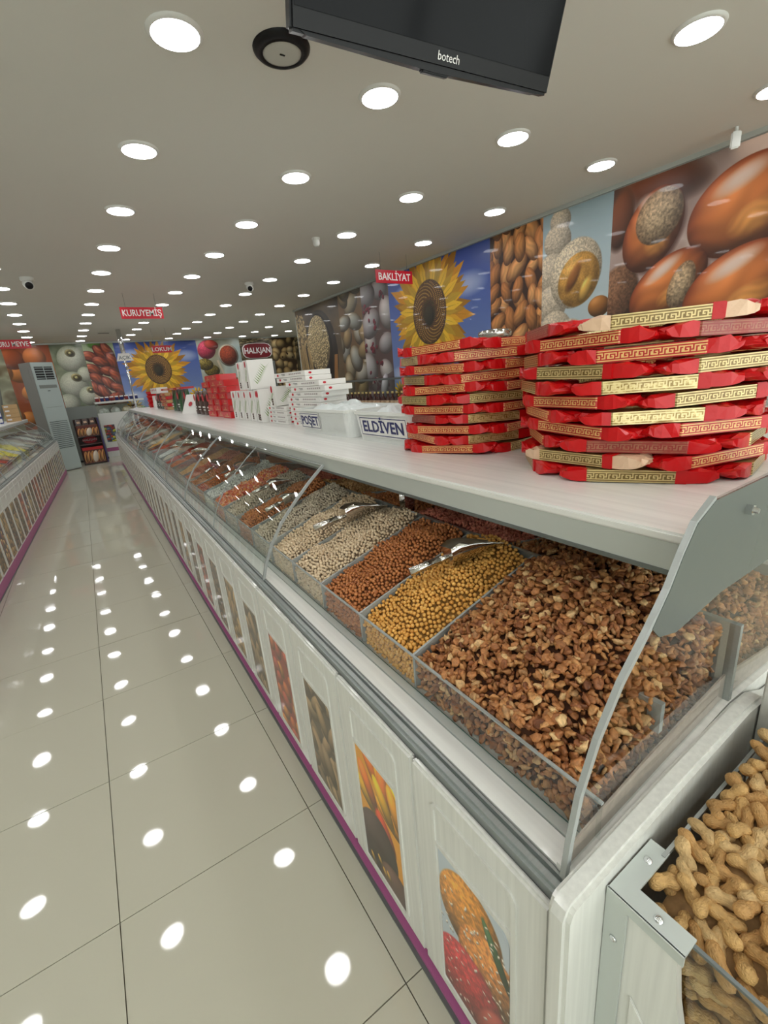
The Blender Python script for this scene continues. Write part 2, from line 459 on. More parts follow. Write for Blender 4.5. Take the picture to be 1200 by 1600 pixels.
def art_lokum():
    a = Art(260, 700, (170, 190, 195), 4).grad((160, 182, 190), (214, 220, 220))
    for cx, cy, r in ((70, 30, 42), (60, 90, 56), (40, 190, 70), (40, 290, 66), (60, 380, 70), (120, 420, 76), (200, 500, 70), (60, 520, 80), (150, 600, 90), (40, 660, 70)):
        a.ell(cx, cy, r, r, 0, (212, 196, 172), amb=.65, dif=.4, spec=.03, grain=.22, soft=.12)
    a.ell(134, 205, 98, 112, .35, (210, 194, 168), amb=.65, dif=.45, spec=.05, grain=.28, soft=.08)
    a.ell(146, 226, 78, 88, .5, (206, 152, 70), amb=.65, dif=.5, spec=.3, grain=.15, soft=.1, streak=.15)
    a.ell(128, 215, 22, 58, .5, (136, 78, 32), soft=.6, al=.8); a.ell(176, 260, 22, 46, .4, (236, 186, 90), soft=.6, al=.8)
    a.ell(228, 322, 40, 34, 0, (160, 104, 50), soft=.1)
    return a.a


def art_almond(w=200, h=560, sz=36, seed=5):
    a = Art(w, h, (56, 30, 16), seed)
    return a.field(sz, [(202, 138, 78), (214, 150, 88), (186, 122, 68), (220, 160, 100)], 1.9, amb=.6, dif=.6, spec=.03, streak=.10, soft=.05, edge=(160, 98, 52), jit=.3, ang=(.9, 2.5)).a


def art_sunflower(w=460, h=450, cx=.45, cy=.31, R=.385, seed=6):
    a = Art(w, h, (70, 100, 170), seed).grad((52, 78, 160), (150, 170, 205))
    for x, y, r in ((.82, .2, 60), (.2, .15, 50), (.85, .72, 60), (.1, .7, 50)):
        a.ell(x * w, y * h, r * 1.3, r * .6, 0, (205, 215, 235), amb=1, dif=0, spec=0, soft=1, al=.7)
    for i in range(60):
        x = a.r.uniform(0, w); y = h * a.r.uniform(.84, 1.02); a.ell(x, y, 22, 14, a.r.uniform(0, 3), [(60, 110, 30), (90, 140, 40), (36, 70, 24)][i % 3], soft=.3, spec=0)
    for x, y, r in ((.08, .84, 34), (.9, .78, 40), (.78, .86, 30), (.95, .92, 34)):
        for k in range(14): a.ell(x * w + cos(k * .45) * r * .8, y * h + sin(k * .45) * r * .8, r * .5, r * .16, k * .45, (222, 172, 30), soft=.2, spec=0)
        a.ell(x * w, y * h, r * .45, r * .45, 0, (96, 60, 24), spec=0)
    X, Y, Rr = cx * w, cy * h, R * h
    for ring in range(3):
        n = 30
        for k in range(n):
            t = 2 * pi * (k + ring * .37) / n + a.r.uniform(-.06, .06); L = Rr * (1.12 - .15 * ring) * a.r.uniform(.88, 1.1)
            p = lambda rr, tt: (X + cos(tt) * rr, Y + sin(tt) * rr)
            col = [(206, 140, 24), (230, 170, 30), (240, 192, 44)][ring]; dk = tuple(int(c * .8) for c in col)
            a.poly([p(Rr * .4, t - .10), p(L * .75, t - .11), p(L, t), p(L * .75, t + .11), p(Rr * .4, t + .10)], col if k % 2 else dk)
            a.poly([p(Rr * .45, t - .01), p(L * .9, t), p(Rr * .45, t + .035)], tuple(int(c * .72) for c in col), .6)
    a.ell(X, Y, Rr * .46, Rr * .54, 0, (92, 62, 30), amb=.6, dif=.4, spec=0, grain=.6, soft=.06)
    for k in range(900):
        t = k * 2.39996; rr = sqrt(k / 900); x = X + cos(t) * rr * Rr * .44; y = Y + sin(t) * rr * Rr * .52
        c = (60, 40, 24) if rr < .32 else ((70, 60, 26) if rr < .4 else ((176, 134, 62) if .5 < rr < .95 and k % 2 else (104, 70, 34)))
        a.ell(x, y, 3, 3, 0, c, spec=0, soft=.6)
    a.ell(X, Y + Rr * .05, Rr * .15, Rr * .2, 0, (50, 46, 28), spec=0, soft=.5, al=.85)
    return a.a


def art_redbeans():
    a = Art(150, 420, (90, 70, 66), 8)
    a.field(62, [(198, 196, 196), (178, 174, 176), (206, 200, 196)], 1.3, amb=.5, dif=.55, spec=.15, soft=.06, edge=(150, 132, 128), jit=.3)
    for i in range(16):
        x, y = a.r.uniform(0, 150), a.r.uniform(0, 420)
        for k in range(5): a.ell(x + a.r.normal() * 8, y + a.r.normal() * 8, 8, 6, a.r.uniform(0, 3), (112, 26, 44), spec=0, soft=.3, al=.9)
    a.poly([(0, 330), (150, 280), (150, 420), (0, 420)], (92, 78, 82), .75)
    a.ell(95, 330, 20, 46, .3, (190, 184, 190), soft=.1); a.ell(30, 360, 26, 16, .3, (120, 100, 104), soft=.1)
    return a.a


def art_whitebeans():
    a = Art(130, 420, (110, 84, 54), 9)
    return a.field(48, [(196, 192, 178), (176, 178, 170), (190, 176, 146), (166, 140, 98)], 1.5, amb=.45, dif=.6, spec=.2, soft=.06, edge=(140, 118, 84), jit=.3).a


def art_wheat():
    a = Art(260, 420, (70, 60, 48), 10).clouds([(50, 44, 38), (86, 72, 54), (116, 96, 66)], 90)
    a.ell(140, 190, 96, 170, 0, (60, 54, 46), soft=.06, spec=.2); a.ell(130, 180, 78, 148, 0, (34, 30, 28), soft=.05, spec=0)
    a.ell(128, 150, 66, 112, 0, (190, 170, 126), amb=.6, dif=.4, spec=0, grain=.4, soft=.05)
    for i in range(420):
        t = a.r.uniform(0, 2 * pi); q = sqrt(a.r.random()); a.ell(128 + cos(t) * q * 62, 150 + sin(t) * q * 108, 6, 3.5, a.r.uniform(0, 3), (214, 196, 150), spec=0, soft=.4, edge=(150, 128, 84))
    for k in range(16):
        x0 = a.r.uniform(0, 120); x1 = x0 + a.r.uniform(-10, 60); 
        a.poly([(x1 * .35, 30), (x1 * .35 + 3, 30), (x0 * .9 + 5, 420), (x0 * .9, 420)], (188, 160, 108), .9)
    for k in range(60):
        x = a.r.uniform(0, 60); y = a.r.uniform(20, 150); a.ell(x, y, 12, 5, 1.3 + a.r.normal() * .3, (196, 176, 128), soft=.2, edge=(130, 106, 64), spec=0)
    a.ell(190, 370, 40, 60, .2, (140, 96, 52), grain=.4, soft=.1, spec=0)
    a.poly([(215, 200), (232, 200), (205, 420), (180, 420)], (168, 118, 66), .9)
    return a.a


def art_figs():
    a = Art(260, 520, (96, 110, 84), 11).clouds([(86, 96, 70), (120, 130, 104), (150, 156, 128)], 80)
    for cx, cy, r in ((150, 120, 118), (120, 330, 120), (220, 430, 90), (40, 480, 90), (230, 250, 70)):
        a.ell(cx, cy, r, r * .95, 0, (206, 208, 188), amb=.6, dif=.45, spec=.02, grain=.1, soft=.1, edge=(170, 176, 150))
    for cx, cy, r in ((150, 70, 34), (150, 270, 36), (240, 380, 30)):
        a.ell(cx, cy, r * 1.3, r, .2, (150, 140, 96), soft=.3); a.ell(cx, cy, r * .9, r * .7, .2, (84, 74, 40), soft=.3, grain=.4); a.ell(cx, cy, r * .4, r * .35, 0, (186, 178, 120), soft=.4)
    return a.a


def art_dates():
    a = Art(220, 440, (150, 160, 130), 12).grad((156, 176, 136), (190, 160, 140))
    a.ell(90, 10, 60, 30, 0, (90, 140, 50), soft=.5, spec=0)
    for cx, cy, g in [(40, 90, .3), (120, 70, .9), (170, 60, 1.1), (110, 130, .3), (190, 130, 1.2), (40, 180, .4), (150, 200, .2), (190, 240, 1.0), (60, 250, .5), (30, 320, .9), (130, 290, .8), (190, 330, .6), (80, 350, 1.0), (150, 390, -.3), (60, 420, .2)]:
        a.ell(cx, cy, 74, 38, g, (160, 72, 40), amb=.45, dif=.8, spec=.5, soft=.06, streak=.25, edge=(96, 34, 30))
    return a.a


def art_spices():
    a = Art(240, 440, (170, 186, 184), 13).clouds([(150, 170, 170), (190, 200, 192), (140, 130, 100)], 120)
    a.ell(50, 60, 50, 60, .3, (190, 50, 80), soft=.1, grain=.2); a.ell(80, 30, 40, 30, .3, (196, 70, 60), soft=.1)
    for cx, cy in ((60, 190), (30, 150), (110, 250), (40, 290)): a.ell(cx, cy, 44, 38, .2, (120, 104, 44), soft=.1, grain=.5)
    a.ell(166, 100, 58, 72, 0, (200, 190, 170), soft=.05); a.ell(166, 100, 49, 62, 0, (160, 66, 36), soft=.05, grain=.3, spec=0)
    a.poly([(95, 130), (105, 125), (150, 300), (138, 300)], (200, 186, 160))
    a.ell(180, 310, 60, 70, 0, (130, 70, 40), grain=.4, soft=.2)
    return a.a


def art_dark():
    a = Art(200, 440, (60, 52, 40), 14).clouds([(40, 34, 26), (90, 80, 56), (120, 108, 80)], 40)
    for k in range(20): a.ell(a.r.uniform(0, 200), a.r.uniform(0, 90), 22, 14, a.r.uniform(0, 3), (140, 126, 90), soft=.2, grain=.4)
    return a.a


def art_blackeye():
    a = Art(170, 440, (60, 44, 26), 15).field(42, [(196, 172, 120), (180, 154, 104), (206, 186, 138)], 1.25, amb=.5, dif=.6, spec=.1, soft=.06, edge=(130, 100, 60), jit=.3)
    for k in range(12): a.ell(a.r.uniform(0, 170), a.r.uniform(0, 440), 7, 6, 0, (50, 30, 16), spec=0, soft=.3)
    return a.a


def art_orange():
    return Art(200, 440, (150, 70, 24), 16).field(80, [(200, 110, 40), (214, 132, 56), (180, 84, 34)], 1.1, amb=.5, dif=.6, spec=.1, soft=.1, jit=.35).a


def art_bottles():
    a = Art(220, 440, (130, 130, 100), 17).clouds([(110, 110, 84), (160, 160, 130), (90, 70, 40)], 70)
    for x in (30, 90, 150): a.ell(x, 250, 20, 150, .1, (190, 190, 170), soft=.1, spec=.2)
    return a.a


def art_door(kind):
    s = 20 + kind
    w, h = 110, 240
    if kind == 0:
        a = Art(w, h, (190, 200, 208), s)
        a.ell(50, 60, 52, 62, .2, (214, 140, 50), grain=.3, soft=.08, spec=0); a.ell(80, 110, 50, 60, .2, (206, 130, 60), grain=.35, soft=.1, spec=0)
        a.ell(92, 60, 8, 44, -.5, (50, 90, 50), soft=.2); a.ell(46, 190, 60, 70, .3, (186, 54, 60), grain=.3, soft=.08, spec=0); a.ell(90, 210, 30, 60, .3, (150, 60, 50), soft=.3)
        for k in range(90): a.ell(a.r.uniform(0, w), a.r.uniform(30, h), 4, 1.8, a.r.uniform(0, 3), (236, 222, 208), spec=0, soft=.5)
        return a.a
    if kind == 1:
        a = Art(w, h, (236, 160, 30), s)
        for k in range(9): a.ell(a.r.uniform(0, w), a.r.uniform(0, 130), 44, 16, 1 + a.r.normal() * .4, (240, [160, 180, 120][k % 3], 30), soft=.1, spec=.2)
        a.ell(70, 120, 40, 20, 1, (196, 60, 24), soft=.3); a.ell(40, 180, 56, 74, .3, (70, 52, 50), soft=.06, spec=.1); a.ell(90, 230, 50, 50, 0, (90, 60, 50), soft=.1)
        for k in range(6): a.ell(a.r.uniform(0, w), a.r.uniform(200, h), 10, 5, 1, (206, 160, 60), spec=0)
        return a.a
    pal = {2: ([(186, 158, 120), (168, 138, 100), (150, 124, 92)], (90, 80, 66), 2.2, 34), 3: ([(206, 110, 60), (190, 80, 60), (216, 140, 60)], (150, 50, 36), 1.2, 36),
           4: ([(196, 160, 104), (180, 144, 90)], (110, 80, 44), 2, 30), 5: ([(150, 110, 60), (190, 160, 110)], (60, 50, 30), 2.4, 26), 6: ([(110, 80, 50), (140, 106, 70)], (44, 40, 26), 1.4, 22),
           7: ([(190, 90, 50), (160, 60, 40)], (80, 30, 20), 1.3, 26), 8: ([(90, 120, 150), (200, 200, 60), (180, 60, 50)], (60, 70, 90), 1.3, 28), 9: ([(150, 80, 60), (220, 180, 120), (90, 60, 90)], (50, 40, 60), 1.3, 24)}
    cols, bgc, asp, sz = pal[kind]
    return Art(w, h, bgc, s).field(sz, cols, asp, amb=.45, dif=.65, spec=.1, soft=.08, jit=.35).a


DOORART = [img_mat('door_picture_%d' % k, art_door(k), .3, .3) for k in range(10)]

KEY = ["##########", "..........", "######.###", "#....#.#..", "#.##.#.#.#", "#..#...#.#", "####.###.#", "..........", "##########"]


def key_img(fg, bgc, seed=3, fade=0.0):
    k = np.array([[1.0 if c == '#' else 0.0 for c in row] for row in KEY]); k = np.kron(k, np.ones((4, 4)))
    k = np.concatenate([np.zeros((4, 40)), k, np.zeros((4, 40))], 0); k = np.tile(k, (1, 8))
    r = np.random.default_rng(seed); n = nz2(k.shape[0], k.shape[1], 14, r); wear = np.clip((n - .45) * 4, 0, 1) * fade
    k = k * (1 - wear); a = c255(*bgc) * (1 - k[..., None]) + c255(*fg) * k[..., None]
    return a * (1 + .12 * (n[..., None] - .5))


M['key_gold'] = img_mat('key_band_gold', key_img((122, 98, 50), (214, 192, 134)), .32, .2, .35)
M['key_faded'] = img_mat('key_band_faded', key_img((150, 124, 66), (220, 200, 142), 5, .9), .25, .4, .4)
M['key_red'] = img_mat('key_band_red', key_img((226, 186, 116), (176, 22, 22)), .4, .1, .1)
M['key_dull'] = img_mat('key_band_dull', key_img((170, 110, 80), (150, 52, 46), 8, .6), .4, .2, .1)

# ------------------------------------------------------------------ room shell
XL, XR, XR2, YF, YS, YB = -3.6, 4.65, 7.9, -3.2, 9.9, 15.4
TH = .028
floor = struct(MB().box(XL - .1, XR2 + .1, YF - .1, YB + .1, -.06, -.012).build('floor', M['grout']), 'polished beige porcelain floor')
TS = .665
fo = Vector((-.244, 1.385, 0)); fv = Vector((sin(TH), cos(TH), 0)); fh = Vector((cos(TH), -sin(TH), 0))
tile_me = None
for i in range(-2, 2):
    for j in range(-4, 20):
        c = fo + fh * (TS * (i + .5)) + fv * (TS * (j + .5))
        if tile_me is None:
            t = MB().box(-TS / 2 + .0016, TS / 2 - .0016, -TS / 2 + .0016, TS / 2 - .0016, -.012, 0).build('tile', M['tile'], floor)
            tile_me = t.data
        else: t = link('tile', tile_me, floor)
        t.location = (c.x, c.y, random.uniform(-.0005, .0003)); t.rotation_euler = (random.gauss(0, .0006), random.gauss(0, .0006), -TH)
mb = MB()
for i in range(-6, 13):
    for j in range(-7, 23):
        if -2 <= i < 2 and -4 <= j < 20: continue
        c = fo + fh * (TS * (i + .5)) + fv * (TS * (j + .5))
        if not (XL < c.x < XR2 and YF < c.y < YB): continue
        q = [c + fh * (a * (TS / 2 - .0016)) + fv * (b * (TS / 2 - .0016)) for a, b in ((-1, -1), (1, -1), (1, 1), (-1, 1))]
        mb.prism([(p.x, p.y) for p in q], -.012, -.0004, 'z')
tag(mb.build('outer_tiles', M['tile'], floor), None, None, kind='stuff')
struct(MB().box(XL - .1, XR2 + .1, YF - .1, YB + .1, CEIL, CEIL + .08).build('ceiling', M['ceiling']), 'plain plastered ceiling set with rows of round downlights')
struct(MB().box(XL - .1, XL, YF, YB, 0, CEIL).build('wall_left', M['wall']))
struct(MB().box(XR, XR + .1, YF, YS, 0, CEIL).build('wall_right', M['wall']))
struct(MB().box(XR + .1, XR2, YS, YS + .1, 0, CEIL).build('wall_side_return', M['wall']))
struct(MB().box(XR2, XR2 + .1, YS, YB, 0, CEIL).build('wall_far_right', M['wall']))
struct(MB().box(XL, XR2, YB, YB + .1, 0, CEIL).build('wall_back', M['wall']))
# shop front behind the viewer: low wall, header and mullions with glass between
wf = struct(MB().box(XL, XR, YF - .1, YF, 0, .12).box(XL, XR, YF - .1, YF, 2.85, CEIL).build('wall_front', M['wall']))
for k in range(5):
    x0 = XL + k * 1.65; x1 = x0 + 1.65
    w = struct(MB().box(x0, x0 + .05, YF - .08, YF - .02, .12, 2.85).box(x1 - .05, x1, YF - .08, YF - .02, .12, 2.85).box(x0 + .05, x1 - .05, YF - .08, YF - .02, .12, .17).box(x0 + .05, x1 - .05, YF - .08, YF - .02, 2.8, 2.85).build('window_%d' % (k + 1), M['alu_d']))
    MB().box(x0 + .05, x1 - .05, YF - .055, YF - .045, .17, 2.8).build('pane', M['glass'], w)
struct(MB().box(XR - .03, XR, YF, YS, CEIL - .035, CEIL).build('trim_1', M['alu_l']), 'grey ceiling trim above the printed wall')
struct(MB().box(XL, XR2, YB - .03, YB, CEIL - .03, CEIL).build('trim_2', M['alu_l']), 'grey ceiling trim above the back wall prints')

# ------------------------------------------------------------------ printed murals


def mural(name, art, axis, a, b, z0, z1, label, flip=False):
    mt = img_mat(name, art, .42, .15)
    if axis == 'x':   # on the side wall, facing -X; picture left = far end (b)
        o = quad_uv(name, (XR - .006, b, z0), (0, a - b, 0), (0, 0, z1 - z0), mt, None, (1, 0, 0, 1) if flip else (0, 0, 1, 1), .005)
    else:             # on the back wall, facing -Y
        o = quad_uv(name, (a, YB - .006, z0), (b - a, 0, 0), (0, 0, z1 - z0), mt, None, (1, 0, 0, 1) if flip else (0, 0, 1, 1), .005)
    tag(o, label, 'wall print', 'printed wall panels of food photographs')
    return o


Z0, Z1 = .95, CEIL - .04
mural('wall_print', art_hazelnut(), 'x', .35, 2.68, Z0 + .25, Z1, 'huge close-up print of shiny brown hazelnuts on the side wall')
mural('wall_print', art_lokum(), 'x', 2.68, 3.45, Z0, Z1, 'narrow print of sugared honey sweets on pale blue, beside the hazelnut print')
mural('wall_print', art_almond(), 'x', 3.45, 4.2, Z0, Z1, 'narrow print filled with whole brown almonds')
sf = art_sunflower()
mural('wall_print', sf, 'x', 4.2, 6.33, Z0, Z1, 'large print of a yellow sunflower on blue sky beside the almond print')
mural('wall_print', art_redbeans(), 'x', 6.33, 7.15, Z0, Z1, 'print of white beans with dark red spots')
mural('wall_print', art_whitebeans(), 'x', 7.15, 7.95, Z0, Z1, 'print of smooth cream-coloured beans, between spotted beans and wheat')
mural('wall_print', art_wheat(), 'x', 7.95, 9.85, Z0, Z1, 'print of wheat ears beside a dark bowl of grain')
mural('wall_print', art_bottles(), 'y', -2.2, -.95, Z0, Z1, 'murky green and brown print behind the bottles on the far wall')
mural('wall_print', art_orange(), 'y', -.95, .05, Z0, Z1, 'print of orange dried apricots above the air conditioner')
mural('wall_print', art_figs(), 'y', .05, .8, 1.4, Z1, 'print of big pale dried figs on the far wall')
mural('wall_print', art_dates(), 'y', .8, 1.55, 1.4, Z1, 'print of glossy reddish brown dates on the far wall')
mural('wall_print', art_sunflower(420, 394, .462, .37, .375, 31), 'y', 1.55, 3.8, Z0, Z1, 'large print of a sunflower with blue sky on the far wall')
mural('wall_print', art_spices(), 'y', 3.8, 5.15, Z0, Z1, 'print of red pepper flakes in a bowl with fruit and spices')
mural('wall_print', art_dark(), 'y', 5.15, 6.25, 2.3, Z1, 'dark narrow print above the grey door, behind the maroon shop sign')
mural('wall_print', art_blackeye(), 'y', 6.25, 7.1, Z0, Z1, 'print of black-eyed beans next to the grey door')
mural('wall_print', art_dark(), 'y', 7.1, 7.85, Z0, Z1, 'narrow dark strip print at the far corner')
dr = struct(MB().box(5.25, 6.2, YB - .05, YB, 0, 2.28).build('door_1', M['grey_d']), 'plain dark grey door under the maroon sign')
MB().box(5.2, 5.25, YB - .06, YB, 0, 2.33).box(6.2, 6.25, YB - .06, YB, 0, 2.33).box(5.25, 6.2, YB - .06, YB, 2.28, 2.33).build('door_frame', M['grey'], dr)
MB().cyl((5.36, YB - .05, 1.05), (5.36, YB - .1, 1.05), .012).cyl((5.36, YB - .09, 1.05), (5.48, YB - .09, 1.05), .01).build('door_handle', M['chrome'], dr)

# ------------------------------------------------------------------ ceiling things
rim = MB().lathe([(.098, -.012), (.1, -.014), (.114, -.008), (.118, 0)], 28)
rim_me = None
ORD = ['first', 'second', 'third', 'fourth', 'fifth', 'sixth', 'seventh', 'eighth', 'ninth', 'tenth', 'eleventh', 'twelfth', 'thirteenth', 'fourteenth', 'fifteenth']
ORD += ['sixteenth', 'seventeenth', 'eighteenth', 'nineteenth', 'twentieth'] + ['twenty-' + w for w in ORD[:9]] + ['thirtieth'] + ['thirty-' + w for w in ORD[:9]] + ['fortieth'] + ['forty-' + w for w in ORD[:9]]
ROWX = [(-2.47, 'wall side row over the aisle\'s far side'), (-1.39, 'row over the sweets counter'), (-.314, 'row beside the aisle'), (.77, 'row over the aisle'),
        (1.845, 'row over the long nut counter'), (2.961, 'row behind the long counter'), (4.046, 'row along the printed wall'), (5.13, 'short row of the rear extension'), (6.2, 'outer row of the rear extension')]
for rx, rn in ROWX:
    n = 0
    for i in range(-4, 12):
        y = 2.46 + 1.1319 * i
        if rx > 4.6 and y < YS + .3: continue
        if rx > .7 and rx < .8 and i == -1: pass
        n += 1
        if rim_me is None:
            L0 = rim.build('ceiling_downlight', M['white'], smooth=True); rim_me = L0.data
            d0 = MB().lathe([(0, -.006), (.1, -.006), (.1, -.014), (0, -.014)], 28).build('diffuser', M['lamp'], L0)
            o = L0
        else:
            o = link('ceiling_downlight', rim_me); d = link('diffuser', d0.data, o)
        o.location = (rx, y, CEIL)
        tag(o, 'round white LED downlight, %s of the %s' % (ORD[min(n - 1, 14)] if n < 16 else 'last', rn), 'downlight', 'round ceiling downlights')

o = thing('ceiling_speaker', (1.215, 2.35, CEIL), 0, 'round ceiling speaker with black ring and pale grey grille beside the television', 'speaker')
MB().lathe([(.088, -.02), (.092, -.028), (.118, -.02), (.13, -.008), (.132, 0)], 36).build('ring', M['black'], o, True)
MB().lathe([(0, -.024), (.075, -.026), (.09, -.022), (.09, 0)], 36).build('grille', mat('grille', C(190, 192, 184), .6), o, True)
MB().box(-.012, .012, -.004, .004, -.0275, -.0255).build('badge', M['black'], o)


def dome(x, y, label, aim=-pi / 2, s=1.0, dark=True):
    o = thing('security_camera', (x, y, CEIL), aim + pi / 2, label, 'camera', None)
    MB().lathe([(0, 0), (.055 * s, 0), (.055 * s, -.02 * s), (.045 * s, -.03 * s), (0, -.03 * s)][1:], 20).build('base', M['white'], o, True)
    h = MB(); h.cyl((0, .02 * s, -.045 * s), (0, -.05 * s, -.075 * s), .042 * s, .038 * s, 18); h.build('housing', M['white'], o, True)
    MB().cyl((0, -.05 * s, -.075 * s), (0, -.056 * s, -.078 * s), .031 * s, .029 * s, 18).build('lens', M['black'], o, True)


dome(0.0, 7.45, 'white turret camera with black lens over the sweets counter side', -pi / 2 + .1, 1.35)
dome(2.75, 7.3, 'small white turret camera with black lens above the long counter', -pi / 2 - .3, 1.2)
o = thing('smoke_detector', (2.7, 4.95, CEIL), 0, 'small white bulb-shaped detector on the ceiling without a lens', 'detector')
MB().lathe([(.045, 0), (.047, -.015), (.04, -.02)], 20).build('base', M['white'], o, True)
MB().lathe([(.04, -.02), (.038, -.06), (.026, -.078), (0, -.082)], 20).build('bulb', M['white'], o, True)
o = thing('motion_sensor', (4.42, 1.66, CEIL), .5, 'white wedge-shaped motion sensor hanging by the hazelnut print', 'sensor')
MB().cyl((0, 0, 0), (0, 0, -.03), .012).build('bracket', M['white'], o)
MB().prism([(-.028, -.03), (.028, -.03), (.024, -.13), (-.02, -.135)], -.03, .03, 'y').build('body', M['white'], o, bevel=.008)

# television
a = Vector((.755, 1.395, 2.55)); b = Vector((1.725, 1.275, 2.55)); hx = (b - a).normalized(); nn = Vector((hx.y, -hx.x, 0)); tau = radians(20)
upv = Vector((0, 0, cos(tau))) + nn * sin(tau); nrm = hx.cross(upv)
tv = thing('television', a, 0, 'black flat television hanging tilted from the ceiling', 'television')
tv.matrix_world = Matrix(((hx.x, upv.x, nrm.x, a.x), (hx.y, upv.y, nrm.y, a.y), (hx.z, upv.z, nrm.z, a.z), (0, 0, 0, 1)))
W = (b - a).length; H = .56
MB().box(0, W, 0, H, -.045, 0).build('casing', M['black'], tv, bevel=.008)
MB().box(.14, W - .14, .1, H - .08, -.075, -.045).build('back_cover', M['black'], tv, bevel=.012)
MB().box(.012, W - .012, .05, H - .012, 0, .002).build('screen', M['screen'], tv)
MB().prism([(.05, -.002), (W * .5, -.012), (W - .05, -.002), (W - .03, .006), (.03, .006)], -.04, -.005, 'z').build('lower_trim', M['black'], tv)
MB().box(W / 2 - .05, W / 2 + .05, -.018, 0, -.03, -.008).build('sensor_bar', M['black'], tv, bevel=.003)
text_mesh('lettering', 'botech', .031, M['letter'], tv, (W * .54, .028, .0015), (1, 0, 0), (0, 1, 0), .0004)
br = MB(); br.box(W / 2 - .1, W / 2 + .1, .2, .4, -.09, -.075); br.build('mount_plate', M['alu_d'], tv)
inv = tv.matrix_world.inverted(); p0 = inv @ (tv.matrix_world @ Vector((W / 2, .3, -.08))); wtop = tv.matrix_world @ Vector((W / 2, .3, -.08)); p1 = inv @ Vector((wtop.x, wtop.y, CEIL))
MB().cyl(p0, p1, .02).build('mount_pole', M['alu_d'], tv)

# hanging section signs


def sign(txt, cx, cy, z, w, h, label, rz=0, back=False, tsz=None):
    o = thing('hanging_sign', (cx, cy, z), rz, label, 'sign')
    MB().box(-w / 2, w / 2, -.004, .004, 0, h).build('board', M['sign_red'], o)
    text_mesh('lettering', txt, tsz or h * .78, M['letter'], o, (0, -.0055, h * .47), (1, 0, 0), (0, 0, 1), .001, bold=h * .012, sx=w * .84 / (len(txt) * h * .78 * .56))
    for s in (-1, 1): MB().cyl((s * w * .36, 0, h), (s * w * .36, 0, CEIL - z), .002, n=6).build('wire', M['alu_d'], o)
    return o


SIGNS = True
sign('BAKLİYAT', 3.97, 5.25, 2.742, .6, .155, 'red hanging sign reading BAKLİYAT')
sign('KURUYEMİŞ', 1.34, 8.3, 2.738, .6, .165, 'red hanging sign reading KURUYEMİŞ')
sign('LOKUM', 2.29, 12.6, 2.54, .44, .165, 'red hanging sign reading LOKUM before the sunflower print')
sign('KURU MEYVE', -.57, 12.4, 2.73, .64, .175, 'red hanging sign reading KURU MEYVE')
o = thing('shop_sign', (5.7, YB - .03, 2.67), 0, 'maroon shaped shop name sign above the grey door', 'sign')
pts = [(-.49, -.12), (-.42, -.2), (-.3, -.235), (0, -.245), (.3, -.235), (.42, -.2), (.49, -.12), (.5, 0), (.49, .12), (.42, .2), (.3, .235), (0, .245), (-.3, .235), (-.42, .2), (-.49, .12), (-.5, 0)]
MB().prism(pts, -.03, 0, 'y').build('border', M['paper'], o)
MB().prism([(p * .94, q * .92) for p, q in pts], -.045, -.03, 'y').build('board', M['maroon'], o)
text_mesh('lettering', 'HALKJAN', .25, M['letter'], o, (0, -.047, 0), (1, 0, 0), (0, 0, 1), .002, bold=.004, sx=.86)

# ------------------------------------------------------------------ nut shapes
r_ = np.random.default_rng(11)


def lumpy(sub, scale, amp, seed, fold=0.0):
    V, F = ico(sub); r = np.random.default_rng(seed); D = r.normal(size=(7, 3)); D /= np.linalg.norm(D, axis=1)[:, None]
    ph = r.uniform(0, 6, 7); w = sum(np.sin(3.2 * (V @ D[i]) * (1 + i * .5) + ph[i]) for i in range(7)) / 7
    V = V * (1 + amp * w[:, None])
    if fold: V[:, 2] *= (1 - fold * np.exp(-(V[:, 1] / .25) ** 2))
    return V * np.array(scale), F


WAL = [lumpy(2 if i < 2 else 1, (.0125, .0098, .0062), .6, 30 + i, .55) for i in range(4)] + [lumpy(1, (.0092, .0065, .005), .55, 40 + i) for i in range(3)] + [lumpy(1, (.0115, .0055, .0042), .5, 50 + i) for i in range(2)]
WALBIG = [lumpy(2, (.0138, .0108, .0068), .65, 60 + i, .6) for i in range(5)]
PEA = [lumpy(1, (.0069, .0069, .0066), .05, 70 + i) for i in range(2)]
PEA0 = [(ico(1)[0] * .0072, ico(1)[1])]
PEAL = [(ico(1, (.0074, .0066, .0064)))]
BEAN = [lumpy(1, (.0105, .0062, .0055), .1, 80 + i) for i in range(2)]
CANDY = [lumpy(1, (.011, .009, .006), .15, 90 + i) for i in range(2)]

TONES = {
    'walnut': [C(120, 68, 36), C(168, 106, 60), C(190, 126, 74), C(204, 146, 90), C(150, 90, 50), C(232, 190, 134)],
    'yellow': [C(232, 172, 84), C(244, 188, 100), C(222, 158, 72)],
    'brown': [C(186, 114, 62), C(206, 134, 78), C(166, 96, 52)],
    'pale': [C(226, 200, 166), C(238, 216, 184), C(212, 184, 150)],
    'grey': [C(196, 180, 158), C(212, 198, 176), C(178, 162, 140)],
    'candy': [C(206, 60, 36), C(226, 120, 50), C(232, 190, 150), C(200, 40, 50), C(236, 170, 60)],
    'white': [C(214, 214, 206), C(230, 230, 224), C(190, 190, 184)],
    'orange': [C(186, 92, 30), C(206, 110, 40), C(160, 76, 30)],
    'dark': [C(84, 44, 26), C(110, 58, 34), C(60, 32, 22)],
    'rosy': [C(190, 104, 84), C(208, 128, 104), C(170, 88, 74)],
    'tan': [C(196, 150, 96), C(176, 128, 78), C(210, 170, 120)],
    'mauve': [C(130, 90, 84), C(150, 112, 100), C(110, 76, 74)],
    'redb': [C(190, 50, 30), C(160, 40, 30), C(214, 80, 40)],
    'sweets': [C(230, 220, 60), C(180, 190, 150), C(200, 80, 60), C(220, 220, 210)],
}
